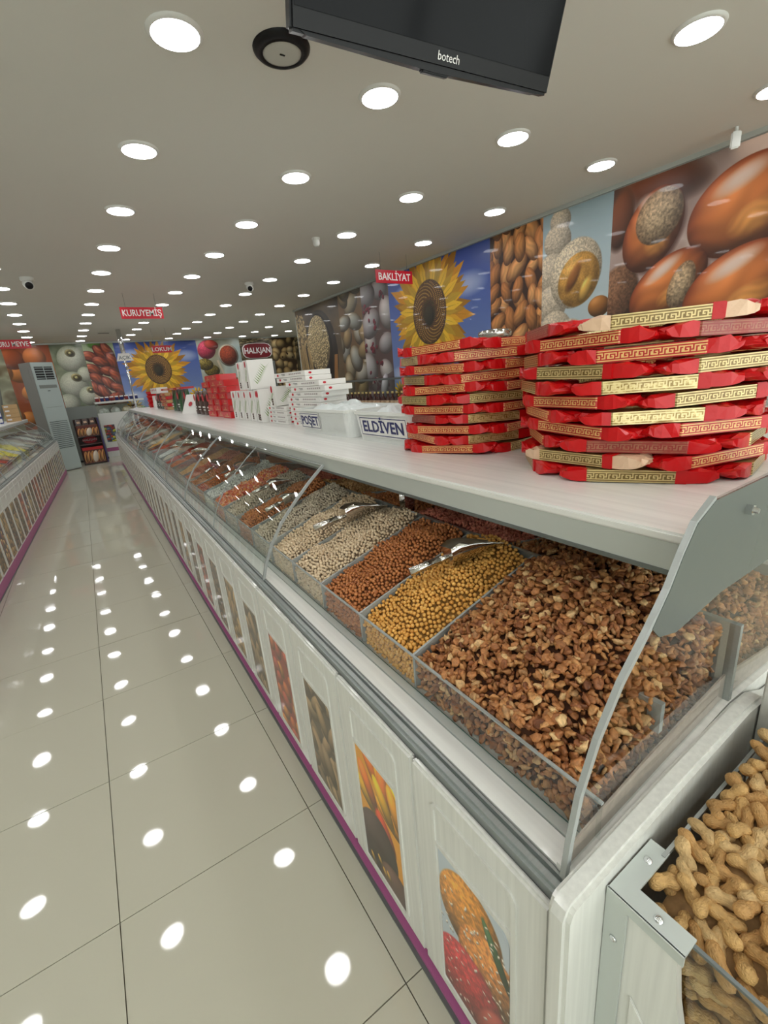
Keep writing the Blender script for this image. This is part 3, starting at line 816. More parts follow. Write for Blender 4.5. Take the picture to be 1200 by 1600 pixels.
NM = {k: nut_mat('nuts_' + k, v, .42 if k in ('yellow', 'brown', 'candy') else .6, .16 if k == 'walnut' else .05) for k, v in TONES.items()}
HM = {k: heap_mat('heap_' + k, v, 75 if k != 'walnut' else 45) for k, v in TONES.items()}
BASE = {k: mat('base_' + k, tuple(x * .33 for x in v[0]), .9) for k, v in TONES.items()}  # mound colour darkened to paint in the shade between grains


class Frame:
    """counter frame: u across from the door face, y along"""
    def __init__(s, x0, slope, sgn): s.x0, s.sl, s.g = x0, slope, sgn

    def origin(s, y): return (s.x0 + s.sl * y, y, 0)

    @property
    def rz(s): return -math.atan(s.sl)

    def world(s, u, y, z=0):
        """local (u, y) with y measured along the counter line"""
        a = math.atan(s.sl); return Vector((s.x0 + s.sl * y + s.g * u * cos(a), y - s.g * u * sin(a), z))


RC = Frame(.45, .033, 1)
LC = Frame(-1.2025, .0705, -1)
UB, UM = .137, .62       # front barrier and middle bar
ARC = [(.045, .778), (.066, .85), (.105, .93), (.165, 1.02), (.24, 1.10), (.32, 1.175), (.405, 1.245)]


def surf_front(u, hump, ty):
    t = np.clip((u - UB) / (UM - UB), 0, 1)
    return .872 + .165 * t + hump * np.sin(pi * np.clip(ty, 0, 1)) ** .7 * (.35 + .65 * np.sin(pi * np.clip(t, .05, 1) * .9))


def surf_back(u, hump, ty):
    t = np.clip((u - UM - .02) / .48, 0, 1)
    return 1.03 - .10 * t + hump * np.sin(pi * np.clip(ty, 0, 1)) ** .7 * np.sin(pi * (.15 + .7 * t))


def heap(fr, u0, u1, y0, y1, tone, kinds, surf, hump, label, name, spacing=.0118, layers=1.6, skirt=True, fine=True, nside=None, cat='nuts', group=None, wob=.006, rs=0, a_relax=True):
    """a heap of loose goods: a mound below and grains over it, one object"""
    o3 = fr.origin(y0); r = np.random.default_rng(int(y0 * 1000 + u0 * 77) + rs); L = y1 - y0; g = fr.g
    nu, ny = 14, max(6, int(L / .035))
    ins = spacing * .75 if fine else 0; US = np.linspace(u0 + ins, u1 - ins * .5, nu); YS_ = np.linspace(ins if nside else 0, L, ny); U, Y = np.meshgrid(US, YS_, indexing='ij')
    ph = r.uniform(0, 6, 4); W = lambda u, y: wob * (np.sin(u * 23 + ph[0] + y * 9) + np.sin(y * 31 + ph[1]) + np.sin(u * 41 - y * 17 + ph[2]))
    Z = surf(U, hump, Y / L) + W(U, Y) - (.004 if fine else 0)
    V = np.stack([g * U, Y, Z - (.004 if fine else 0)], -1).reshape(-1, 3); idx = np.arange(nu * ny).reshape(nu, ny)
    F = [(idx[i, j], idx[i + 1, j], idx[i + 1, j + 1], idx[i, j + 1]) for i in range(nu - 1) for j in range(ny - 1)]
    # closed mound: sides down to the trough
    def wall(ids):
        nonlocal V
        b0 = len(V); bot = V[ids].copy(); bot[:, 2] = .79; V = np.concatenate([V, bot]); 
        return [(ids[k], ids[k + 1], b0 + k + 1, b0 + k) for k in range(len(ids) - 1)]
    F += wall(idx[0, :]); F += wall(idx[-1, :]); F += wall(idx[:, 0]); F += wall(idx[:, -1])
    F = np.array(F); TR = np.concatenate([F[:, [0, 1, 2]], F[:, [0, 2, 3]]])
    if not fine:
        ob = fast_mesh(name, V, TR, HM[tone])
    else:
        s = spacing; pts = []
        us = np.arange(u0 + s * .5, u1 - s * .3, s * .87); 
        for i, u in enumerate(us):
            yy = np.arange(s * .5 + (i % 2) * s / 2, L - s * .3, s); pts.append(np.stack([np.full(len(yy), u), yy], 1))
        P = np.concatenate(pts); jt = .28 if tone == 'walnut' else .55; P = P + r.uniform(-jt, jt, P.shape) * s
        if tone != 'walnut' and a_relax:
            for _ in range(7):
                D = P[:, None, :] - P[None, :, :]; d2 = np.sqrt((D ** 2).sum(-1)) + np.eye(len(P)); w_ = np.clip(s * .98 - d2, 0, None) * .42; np.fill_diagonal(w_, 0)
                P = P + (D * (w_ / d2)[..., None]).sum(1); P[:, 0] = np.clip(P[:, 0], u0 + s * .4, u1 - s * .4); P[:, 1] = np.clip(P[:, 1], s * .45, L - s * .45)
        if layers > 1:
            ex = r.choice(len(P), int(len(P) * (layers - 1))); P2 = P[ex] + r.uniform(-.5, .5, (len(ex), 2)) * s
            lift = np.concatenate([r.uniform(-.15, .25, len(P)) * s, r.uniform(.2, .6, len(P2)) * s]); P = np.concatenate([P, P2])
        else: lift = r.uniform(-.15, .25, len(P)) * s
        P[:, 0] = np.clip(P[:, 0], u0 + s * .4, u1 - s * .4); P[:, 1] = np.clip(P[:, 1], s * .45, L - s * .45)
        zz = surf(P[:, 0], hump, P[:, 1] / L) + W(P[:, 0], P[:, 1]) + lift
        PP = np.stack([g * P[:, 0], P[:, 1], zz], 1)
        if skirt:
            zs = np.arange(.792, float(surf(np.array([u0]), hump, .5)[0]) if tone == 'walnut' else .875, s * .87); ks = []
            for i, z in enumerate(zs):
                yy = np.arange(s * .5 + (i % 2) * s / 2, L - s * .3, s); ks.append(np.stack([np.full(len(yy), g * (u0 + s * .42)), yy, np.full(len(yy), z)], 1))
            K = np.concatenate(ks); K[:, 1:] += r.uniform(-.25, .25, (len(K), 2)) * s; K[:, 0] += g * r.uniform(-.1, .3, len(K)) * s; PP = np.concatenate([PP, K])
        if nside:
            uu = np.arange(u0 + s * .5, u1, s); ks = []
            for u in uu:
                top = surf(np.array([u]), hump, np.array([0.0]))[0]
                zs = np.arange(.80, top, s * .87); ks.append(np.stack([np.full(len(zs), g * u), np.full(len(zs), s * .42), zs], 1))
            K = np.concatenate(ks); K[:, [0, 2]] += r.uniform(-.3, .3, (len(K), 2)) * s; PP = np.concatenate([PP, K])
        VV, FF = scatter(kinds, PP, r)
        mi = np.concatenate([np.ones(len(TR), int), np.zeros(len(FF), int)])
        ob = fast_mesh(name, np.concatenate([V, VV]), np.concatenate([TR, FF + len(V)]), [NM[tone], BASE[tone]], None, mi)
    ob.location = o3; ob.rotation_euler = (0, 0, fr.rz)
    tag(ob, label, cat, group, 'stuff')
    return ob


def rounded(y0, y1, z0, z1, r, n=5, corners=(1, 1, 1, 1)):
    pts = []
    for k, (cy, cz, a0) in enumerate(((y1, z1, 0), (y0, z1, pi / 2), (y0, z0, pi), (y1, z0, 3 * pi / 2))):
        rr = r if corners[k] else 0.002; oy = cy + (-rr if cy == y1 else rr); oz = cz + (-rr if cz == z1 else rr)
        for i in range(n + 1): t = a0 + i * pi / 2 / n; pts.append((oy + rr * cos(t), oz + rr * sin(t)))
    return pts


def ring_mesh(g, y0, y1, z0, z1, r, w, t0, t1):
    """raised rounded frame on the door face (plane of y,z), proud from t0 to t1 (u)"""
    A = rounded(y0, y1, z0, z1, r); B = rounded(y0 + w, y1 - w, z0 + w, z1 - w, max(.004, r - w)); n = len(A)
    vs = [(g * t0, a, b) for a, b in A] + [(g * t1, a, b) for a, b in A] + [(g * t0, a, b) for a, b in B] + [(g * t1, a, b) for a, b in B]
    fs = []
    for i in range(n):
        j = (i + 1) % n; fs += [(i, j, n + j, n + i), (2 * n + i, 3 * n + i, 3 * n + j, 2 * n + j), (n + i, n + j, 3 * n + j, 3 * n + i)]
    return vs, fs


DOORCACHE = {}


def add_door(root, g, y, w, k, arti):
    key = (g, round(w, 3), arti)
    if key in DOORCACHE:
        me_, mo, pic = DOORCACHE[key]
        d = link('door', me_, root); link('moulding', mo, d); link('picture', pic, d); d.location = (0, y, 0); return d
    m_ = MB(); m_.box(min(0, g * .018), max(0, g * .018), .002, w - .002, .062, .758)
    d = m_.build('door', M['wood_v'], root, bevel=.006)
    c = w / 2; vs, fs = ring_mesh(g, c - .125, c + .125, .095, .70, .022, .012, .0005, -.0045)
    q = MB(); q.add(vs, fs); q.box(min(-.0045 * g, 0), max(-.0045 * g, 0), c - .113, c + .113, .575, .587)
    mo = q.build('moulding', M['wood_v'], d)
    P = rounded(c - .108, c + .108, .112, .572, .04, 6, (0, 1, 0, 0) if g > 0 else (1, 0, 0, 0)) ; n = len(P)
    me = bpy.data.meshes.new('picture'); me.from_pydata([(-.0015 * g, a, b) for a, b in P] + [(.002 * g, a, b) for a, b in P], [], [tuple(range(n)), tuple(range(2 * n - 1, n - 1, -1))] + [(i, (i + 1) % n, n + (i + 1) % n, n + i) for i in range(n)])
    me.materials.append(DOORART[arti]); ul = me.uv_layers.new(name='UVMap')
    for l in me.loops:
        co = me.vertices[l.vertex_index].co; ul.data[l.index].uv = ((c + .108 - co.y) / .216, (co.z - .112) / .46)
    pic = link('picture', me, d); d.location = (0, y, 0)
    DOORCACHE[key] = (d.data, mo.data, me)
    return d


def module(fr, y0, y1, ndoor, arts, label, glass=True, nbin=.29, bins=None, mid_rib=True, backbins=None, group='counter units'):
    g = fr.g; L = y1 - y0; root = thing('display_counter', fr.origin(y0), fr.rz, label, 'counter', group)
    B = lambda u0, u1, a, b, c, d: (min(g * u0, g * u1), max(g * u0, g * u1), a, b, c, d)
    MB().box(*B(.02, 1.26, .001, L - .001, .06, .76)).box(*B(.115, 1.24, .001, L - .001, .76, .785)).build('carcass', M['wood_v'], root)
    MB().box(*B(-.004 if g > 0 else -.007, 1.25, 0, L, .0, .022 if g > 0 else .10)).build('plinth', M['pink'], root)
    MB().box(*B(-.014, -.007 if g < 0 else -.004, 0, L, 0, .008)).build('floor_seal', M['alu_d'], root)
    w = L / ndoor
    for k in range(ndoor): add_door(root, g, k * w, w, k, arts[k % len(arts)])
    mb = MB(); mb.box(*B(.019, .05, 0, L, .745, .772)); mb.box(*B(.026, .038, 0, L, .772, .780)); mb.box(*B(.044, .05, 0, L, .772, .784))
    mb.build('front_rail', M['alu'], root)
    MB().box(*B(.054, .106, 0, L, .765, .786)).build('white_ledge', M['wood_h'], root)
    MB().box(*B(.108, .131, 0, L, .765, .790)).build('inner_rail', M['alu_l'], root)
    MB().sheet([(g * UB - g * .002, .785), (g * UB - g * .002, .892)], .003, L - .003).build('front_barrier', M['clear'], root)
    MB().box(*B(UB - .0055, UB + .001, .003, L - .003, .892, .896)).build('barrier_edge', M['acr_edge'], root)
    MB().box(*B(UB - .006, UB - .0046, .003, L - .003, .786, .792)).build('barrier_foot', M['glass_edge'], root)
    MB().box(*B(UM, UM + .014, 0, L, .80, 1.045)).build('middle_rail', M['alu'], root)
    MB().box(*B(1.15, 1.17, 0, L, .78, .985)).build('rear_rail', M['alu_l'], root)
    for b in (bins or []):
        yy = b - y0
        if yy < .01 or yy > L - .01: continue
        MB().prism([(g * UB, .79), (g * UM, .79), (g * UM, 1.042), (g * UB, .896)], yy - .0035, yy + .0035, 'y').build('divider', M['acr_edge'], root)
    for b in (backbins or []):
        yy = b - y0
        if yy < .01 or yy > L - .01: continue
        MB().prism([(g * (UM + .014), .79), (g * 1.15, .79), (g * 1.15, .96), (g * (UM + .014), 1.04)], yy - .003, yy + .003, 'y').build('divider', M['acr_edge'], root)
    if glass:
        segs = [(0, L)] if not mid_rib else [(0, L / 2), (L / 2, L)]
        for a, b in segs:
            mb = MB(); n = len(ARC); mb.sheet([(g * p, q) for p, q in ARC], a + .006, b - .006); mb.build('curved_glass', M['glass'], root, True)
            MB().box(*B(.400, .41, a + .006, b - .006, 1.238, 1.244)).build('glass_top_edge', M['acr_edge'], root)
    MB().ribbon([(g * p, q) for p, q in ARC], .009, .012, L).build('glass_rib', M['acr_edge'], root)
    if glass and mid_rib: MB().ribbon([(g * p, q) for p, q in ARC], .004, .006, L / 2).build('glass_rib', M['acr_edge'], root)
    return root


def post(root, g, y):
    MB().box(min(g * .60, g * .65), max(g * .60, g * .65), y - .02, y + .02, .80, 1.24).build('shelf_post', M['chrome'], root)


# right counter bins
fb = [.33, .85] + [.85 + .29 * k for k in range(1, 42)]
tones = ['walnut', 'yellow', 'brown', 'pale', 'pale', 'grey', 'brown', 'grey', 'candy', 'white', 'orange', 'brown', 'rosy', 'tan', 'mauve', 'orange', 'redb', 'grey', 'white', 'mauve', 'redb', 'dark', 'yellow', 'grey', 'dark', 'rosy',
         'white', 'dark', 'brown', 'candy', 'pale', 'dark', 'white', 'brown', 'grey', 'rosy', 'tan', 'white', 'dark', 'yellow', 'grey', 'brown']
names = {'walnut': 'shelled walnut pieces', 'yellow': 'golden roasted chickpeas', 'brown': 'reddish brown roasted nuts', 'pale': 'pale beige chickpeas', 'grey': 'greyish beige nuts', 'candy': 'red and orange sugared nuts',
         'white': 'white sugared seeds', 'orange': 'orange brown nuts', 'dark': 'dark brown dried fruit', 'rosy': 'rosy skinned peanuts', 'tan': 'tan nuts', 'mauve': 'mauve brown dried fruit', 'redb': 'bright red sauced nuts', 'sweets': 'mixed sweets'}
kindsof = {'walnut': WAL, 'yellow': PEA, 'brown': PEA, 'pale': PEAL, 'grey': PEAL, 'candy': CANDY, 'white': BEAN, 'orange': PEAL, 'rosy': BEAN}
bb = [.33, .98, 1.5, 2.0] + [2.0 + .45 * k for k in range(1, 25)]
btones = ['walnut', 'rosy', 'brown', 'tan', 'rosy', 'dark', 'brown', 'dark', 'mauve', 'brown', 'rosy', 'dark']
mods = [(.30, 1.87, 4), (1.87, 3.83, 5), (3.83, 5.79, 5), (5.79, 7.75, 5), (7.75, 9.71, 5), (9.71, 11.28, 4), (11.28, 12.85, 4)]
artsets = [[0, 1, 2, 3], [2, 4, 6, 7, 6], [4, 6, 2, 5, 6], [5, 6, 4, 2, 6], [6, 5, 4, 6, 2], [5, 6, 2, 4], [6, 4, 5, 2]]
for k, (a, b, nd) in enumerate(mods):
    lb = ['white wood nut counter unit nearest the viewer, open-fronted above the walnuts', 'second white nut counter unit, its curved glass reflecting lamps', 'third white nut counter unit from the near end',
          'fourth white nut counter unit from the near end', 'fifth white nut counter unit from the near end', 'sixth white nut counter unit, next to last', 'seventh and last white nut counter unit, by the chrome pole'][k]
    md = module(RC, a, b, nd, artsets[k], lb, glass=k > 0, bins=fb[1:], backbins=bb[1:], mid_rib=True)
    post(md, 1, b - a - .34)
    if k == 0: MOD0 = md
for k in range(len(fb) - 1):
    a, b = fb[k] + .005, fb[k + 1] - .005
    if b > 12.8: break
    t = tones[k]; fine = a < 4.3
    sp = .0165 if t == 'walnut' else (.0142 if k < 6 else .0155)
    lab = {0: 'big heap of shelled walnut pieces in the widest front bin', 1: 'heap of golden roasted chickpeas beside the walnuts', 2: 'heap of reddish brown roasted nuts beyond the golden chickpeas', 3: 'heap of pale beige chickpeas beyond the brown nuts'}.get(k, '%s in the %s front bin from the near end' % (names[t], ORD[k]))
    if k >= 20: lab = '%s in the long counter\'s far half, %s bin from the near end' % (names[t], ORD[k])
    heap(RC, UB + .003, UM - .002, a, b, t, kindsof.get(t, PEAL) if k < 14 else PEA0, surf_front, .075 if k == 0 else .03, lab, {'walnut': 'walnut_heap', 'candy': 'candied_nut_heap', 'dark': 'dried_fruit_heap', 'mauve': 'dried_fruit_heap'}.get(t, 'nut_heap'),
         spacing=sp, layers=1.9 if k == 0 else 1.12, fine=fine, nside=k == 0, group='heaps in the front bins')
for k in range(len(bb) - 1):
    a, b = bb[k] + .005, bb[k + 1] - .005
    if b > 12.8: break
    t = btones[k % len(btones)]; fine = a < 2.5
    heap(RC, UM + .017, 1.148, a, b, t, kindsof.get(t, PEAL), surf_back, .06 if k < 2 else .03, '%s in the staff-side bin row, %s bin from the near end' % (names[t], ORD[k]) if k else 'shelled walnut pieces in the staff-side bin under the shelf end', 'walnut_heap' if t == 'walnut' else 'nut_heap',
         spacing=.018 if t == 'walnut' else .0145, layers=1.5, fine=fine, skirt=False, nside=k == 0, group='heaps in the staff-side bins')

# walnut pieces that show largest, one by one
wr = np.random.default_rng(99); wm = []
for i, (V, F) in enumerate(WALBIG):
    ob = fast_mesh('walnut_piece', V, F, NM['walnut']); wm.append(ob.data); bpy.data.objects.remove(ob)
tonemats = [mat('walnut_tone_%d' % i, c, .55, noise=.35, nscale=(180, 180, 180), bump=.6) for i, c in enumerate(TONES['walnut'])]
WM2 = []
for i in range(12):
    me = wm[i % 5].copy(); me.materials.clear(); me.materials.append(tonemats[[1, 2, 3, 4, 2, 5, 1, 3, 0, 2, 3, 5][i]]); WM2.append(me)
L0_ = .52
for i in range(290):
    u = UB + .02 + .42 * wr.random() ** 1.1; y = .02 + .47 * wr.random() ** 1.15
    z = float(surf_front(np.array([u]), .075, np.array([y / .51]))[0]) + .013 + wr.random() * .004
    o = link('walnut_piece', WM2[i % 12]); w_ = RC.world(u, .335 + y); o.location = (w_.x, w_.y, z); o.rotation_euler = (wr.normal() * .5, wr.normal() * .5, wr.uniform(0, 6.3)); 
    s = wr.uniform(.75, 1.1); o.scale = (s, s, s)
    tag(o, 'loose walnut kernel piece lying on top of the big walnut heap', 'walnut', 'walnut pieces on the big heap')

# counter end: wooden side panel, clear end pane, frosted upper panel
endp = thing('counter_end_panel', RC.origin(.27), RC.rz, 'white wooden end panel closing the near end of the nut counter', 'panel')
prof = [(-.02, 0), (-.02, .80), (-.012, .818), (.0, .826), (.3, .845), (.62, .856), (.70, .845), (.80, .80), (1.0, .765), (1.27, .74), (1.27, 0)]
MB().prism(prof, -.012, .026, 'y').build('panel_board', M['wood_v'], endp, bevel=.008)
eg = thing('end_glass', RC.origin(.31), RC.rz, 'clear acrylic end pane with thick grey edge above the white end panel', 'glass pane')
EARC = [(.045, .79), (.055, .86), (.075, .95), (.115, 1.04), (.17, 1.12), (.24, 1.19), (.29, 1.245), (.325, 1.30), (.36, 1.345), (.42, 1.375)]
ep = EARC + [(.75, 1.378), (.95, 1.35), (1.05, 1.25), (1.2, .95), (1.2, .79)]
MB().add([(p, 0, q) for p, q in ep], [tuple(range(len(ep)))]).build('pane', M['clear'], eg)
MB().ribbon(EARC, .010, .011, 0).build('pane_edge', M['acr_edge'], eg)
up_poly = [(.245, 1.19), (.29, 1.245), (.325, 1.30), (.36, 1.345), (.42, 1.373), (.75, 1.374), (.95, 1.346), (1.04, 1.25), (1.07, 1.19), (.80, 1.17), (.5, 1.17), (.33, 1.15), (.27, 1.165)]
MB().prism(up_poly, -.006, -.0025, 'y').build('frosted_panel', M['frost'], eg)
sc = MB().cyl((.555, -.006, 1.325), (.555, -.018, 1.325), .011, .011, 6); sc.cyl((.555, -.018, 1.325), (.555, -.026, 1.325), .006, .005, 10); sc.build('bolt', M['chrome'], eg)
MB().prism([(.05, .786), (1.15, .786), (1.15, .80), (.62, .85), (.05, .80)], -.012, .018, 'y').build('end_ledge', M['wood_h'], eg)
MB().box(.352, .366, .012, .11, .90, .968).build('short_divider', M['acr_edge'], eg)
MB().prism([(.06, .80), (1.15, .80), (1.15, .83), (.62, .915), (.30, .88), (.06, .84)], .003, .007, 'y').build('lower_trim', mat('hazy_strip', C(196, 180, 168), .4, noise=.15, nscale=(60, 60, 60)), eg)
# screw on the ledge end
# top shelf
sh = thing('counter_shelf', RC.origin(.32), RC.rz, 'long white wood-grain shelf running along the top of the nut counter', 'shelf')
MB().box(.41, 1.32, 0, 12.5, 1.278, 1.30).build('board', M['wood_h'], sh, bevel=.005)
MB().box(.414, .432, .002, 12.49, 1.222, 1.278).box(.432, 1.30, .002, 12.49, 1.262, 1.2779).build('fascia', M['alu_l'], sh)
MB().box(.412, .44, .002, 12.49, 1.212, 1.222).build('fascia_lip', M['alu_d'], sh)

# left counter
lm = [(3.0, 4.96), (4.96, 6.92), (6.92, 8.88), (8.88, 10.84), (10.84, 12.8)]
la = [[9, 7, 5, 2, 8], [5, 6, 9, 4, 6], [3, 9, 5, 6, 7], [9, 5, 4, 7, 6], [8, 5, 6, 9, 4]]
lfb = [3.0 + .392 * k for k in range(26)]
for k, (a, b) in enumerate(lm):
    module(LC, a, b, 7, la[k], 'white sweets counter unit across the aisle, %s from the near end' % ORD[k], glass=True, bins=lfb, mid_rib=True, group='sweets counter units')
lt = ['sweets', 'rosy', 'white', 'candy', 'redb', 'mauve', 'tan', 'rosy', 'dark', 'mauve', 'rosy', 'tan', 'redb', 'sweets', 'yellow', 'white', 'yellow', 'grey', 'white', 'grey', 'mauve', 'white', 'dark', 'grey', 'mauve']
HM['yellow_w'] = heap_mat('heap_wrapped', [C(232, 214, 40), C(240, 226, 90), C(210, 190, 40)], 30); NM['yellow_w'] = NM['yellow']
for k in range(25):
    t = lt[k]; t2 = 'yellow_w' if t == 'yellow' else t
    heap(LC, UB + .003, UM - .002, lfb[k] + .005, lfb[k + 1] - .005, t2, PEA, surf_front, .07 if t == 'yellow' else .035, '%s in the sweets counter, %s bin from its near end' % ('yellow wrapped sweets' if t == 'yellow' else names[t], ORD[k]), 'sweets_heap', fine=False, cat='sweets', group='heaps in the sweets counter')
    heap(LC, UM + .017, 1.148, lfb[k] + .005, lfb[k + 1] - .005, lt[(k * 7 + 3) % 25] if lt[(k * 7 + 3) % 25] != 'yellow' else 'tan', PEA, surf_back, .03, 'loose goods in the far-side row of the sweets counter, %s from its near end' % ORD[k], 'sweets_heap', fine=False, skirt=False, cat='sweets', group='far-side heaps in the sweets counter')
sh2 = thing('counter_shelf', LC.origin(3.0), LC.rz, 'long white shelf on top of the sweets counter', 'shelf')
MB().box(-1.1, -.41, 0, 9.8, 1.278, 1.30).build('board', M['wood_h'], sh2, bevel=.005)
MB().box(-.432, -.414, .002, 9.79, 1.222, 1.278).build('fascia', M['alu_l'], sh2)
# ------------------------------------------------------------------ candy packets in two round towers
PK_L, PK_W, PK_H = .235, .11, .036


def packet(foil, key, label, endm):
    root = thing('wafer_packet', (0, 0, 0), 0, label, 'packet', 'red and gold wafer packets')
    h, w, t, c = PK_L / 2, PK_W / 2, PK_H, .006
    me = bpy.data.meshes.new('body'); P = [(-h + c, -w), (h - c, -w), (h, -w + c), (h, w - c), (h - c, w), (-h + c, w), (-h, w - c), (-h, -w + c)]
    vs = [(x, y, .002) for x, y in P] + [(x, y, t - .002) for x, y in P]; n = 8
    fs = [tuple(range(n))[::-1], tuple(range(n, 2 * n))] + [(i, (i + 1) % n, n + (i + 1) % n, n + i) for i in range(n)]
    me.from_pydata(vs, [], fs); me.materials.append(foil); me.materials.append(key); ul = me.uv_layers.new(name='UVMap')
    for k, pl in enumerate(me.polygons):
        if k >= 2:
            pl.material_index = 1
            for li, vi in zip(pl.loop_indices, pl.vertices):
                co = me.vertices[vi].co; ul.data[li].uv = ((co.x + h) / (2 * h) * .95, (co.z - .002) / (t - .004))
    link('body', me, root)
    r = np.random.default_rng(len(label))
    for s in (-1, 1):
        mb = MB(); rings = []
        for k, (x, hw, z0, z1) in enumerate([(h - .004, w - .003, .002, t - .002), (h + .018, w - .004, .002, t - .002), (h + .040, w - .009, .003, t - .005), (h + .056, w - .016, .006, t - .010), (h + .066, w - .022, .012, t - .015)]):
            nseg = 6; ring = []
            for i in range(nseg + 1): ring.append((s * (x + r.normal() * .003 * (x > h)), -hw + 2 * hw * i / nseg + r.normal() * .002 * (x > h), z1 + r.normal() * .0034 * (x > h)))
            for i in range(nseg, -1, -1): ring.append((s * (x + r.normal() * .001), -hw + 2 * hw * i / nseg, max(.001, z0 + r.normal() * .0012)))
            rings.append(ring)
        n = len(rings[0]); vs = [v for rg in rings for v in rg]; fs = [(a * n + i, a * n + (i + 1) % n, (a + 1) * n + (i + 1) % n, (a + 1) * n + i) for a in range(len(rings) - 1) for i in range(n)]
        fs.append(tuple(range((len(rings) - 1) * n, len(rings) * n))); mb.add(vs, fs); mb.build('wrapper_end', endm, root)
        if endm is M['cream']:
            pass
    # red fold over the seam
    if foil is M['gold']:
        MB().box(h - .03, h - .002, -w - .0012, w + .0012, .0, t + .001).build('red_fold', M['red'], root, bevel=.002)
    return root


PROT = {'g': packet(M['gold'], M['key_gold'], 'gold', M['red']), 'f': packet(M['gold'], M['key_faded'], 'goldfaded', M['red']),
        'r': packet(M['red'], M['key_red'], 'red', M['red']), 'd': packet(M['red'], M['key_dull'], 'dullred', M['red']), 'c': packet(M['gold'], M['key_gold'], 'cream', M['cream'])}
LBL = {'g': 'gold packet with dark key pattern', 'f': 'gold packet with worn key pattern', 'r': 'red packet with gold key pattern', 'd': 'red packet with faint key pattern', 'c': 'gold packet with cream folded ends'}
used = set()


def tower(cx, cy, ap, layers, seed, phase, which, seq):
    r = random.Random(seed); z = 1.3005
    for l in range(layers):
        n = 5; ph = phase + (l % 2) * pi / n + r.uniform(-.13, .13); rr = ap * (1 + r.uniform(-.04, .03))
        for k in range(n):
            t = ph + 2 * pi * k / n; c = seq[(l * 3 + k * 5 + (l // 2)) % len(seq)]
            proto = PROT[c]; o = proto if c not in used else copy_tree(proto); used.add(c)
            d = rr - PK_W / 2 + r.uniform(-.008, .008)
            o.location = (cx + cos(t) * d, cy + sin(t) * d, z + r.uniform(0, .0008)); o.rotation_euler = (r.gauss(0, .016), r.gauss(0, .017), t + pi / 2 + r.uniform(-.06, .06))
            # outer side is -y local -> rotate so that local -y points outward
            sec = ['wall side', 'wall and far side', 'far side', 'aisle and far side', 'aisle side', 'aisle and near side', 'near side', 'wall and near side'][int((t % (2 * pi)) / (pi / 4) + .5) % 8]
            tag(o, '%s, %s layer of %s tower, %s' % (LBL[c], ORD[l], which, sec), 'packet')
        z += .0382


tower(1.47, 1.43, .282, 11, 5, pi + .35, 'farther', 'rgrfrgdrgrfr')
tower(1.445, .72, .312, 11, 8, pi + .55, 'nearer', 'grfrrgrdgfrc')
for c, p in PROT.items():
    if c not in used:
        for ch in list(p.children): bpy.data.objects.remove(ch)
        bpy.data.objects.remove(p)

# ------------------------------------------------------------------ scoops
sp_me = {}


def scoop(p_handle, p_tip, z0, z1, label, roll=0.0):
    """steel scoop: p_handle, p_tip are (u, y) on the right counter"""
    A = RC.world(*p_handle, z0 + .008); B_ = RC.world(*p_tip, z1 + .028); d = (B_ - A); Ln = d.length; d.normalize()
    if not sp_me:
        n = 13; mb = MB(); prof = [(.0, .046, .060), (.03, .053, .068), (.07, .055, .060), (.11, .051, .042), (.15, .041, .022), (.172, .030, .011), (.185, .018, .005)]
        V = []
        for th in (0, .0014):
            for x, hw, hh in prof:
                for i in range(n): t = pi * i / (n - 1); V.append((.13 + x, -cos(t) * (hw - th), th + (1 - sin(t)) * (hh - th)))
        m_ = len(prof); F = []
        for q in range(2):
            for a in range(m_ - 1):
                for i in range(n - 1): b0 = q * m_ * n + a * n + i; F.append((b0, b0 + 1, b0 + n + 1, b0 + n))
        for a in range(m_ - 1):
            for i in (0, n - 1): b0 = a * n + i; F.append((b0, b0 + n, b0 + n + m_ * n, b0 + m_ * n))
        for i in range(n - 1): b0 = (m_ - 1) * n + i; F.append((b0, b0 + 1, b0 + 1 + m_ * n, b0 + m_ * n))
        b0 = len(V); V += [(.13, -cos(pi * i / (n - 1)) * .046, (1 - sin(pi * i / (n - 1))) * .060) for i in range(n)]; F.append(tuple(range(b0, b0 + n)))
        mb.add(V, F); bo = mb.build('bowl', M['steel'], None, True); sp_me['b'] = bo.data; bpy.data.objects.remove(bo)
        h = MB().cyl((0, 0, .030), (.10, 0, .030), .0135, .0125, 16).cyl((.10, 0, .030), (.132, 0, .028), .0115, .005, 16).build('handle', M['steel'], None, True); sp_me['h'] = h.data; bpy.data.objects.remove(h)
    o = thing('metal_scoop', A, 0, label, 'scoop', 'steel scoops in the nut bins')
    up_ = Vector((0, 0, 1)); y = up_.cross(d).normalized(); zz = d.cross(y)
    R = Matrix(((d.x, y.x, zz.x), (d.y, y.y, zz.y), (d.z, y.z, zz.z))).to_4x4() @ Matrix.Rotation(roll, 4, 'X')
    s = Ln / .315; o.matrix_world = Matrix.Translation(A) @ R @ Matrix.Scale(s, 4)
    link('bowl', sp_me['b'], o); link('handle', sp_me['h'], o)


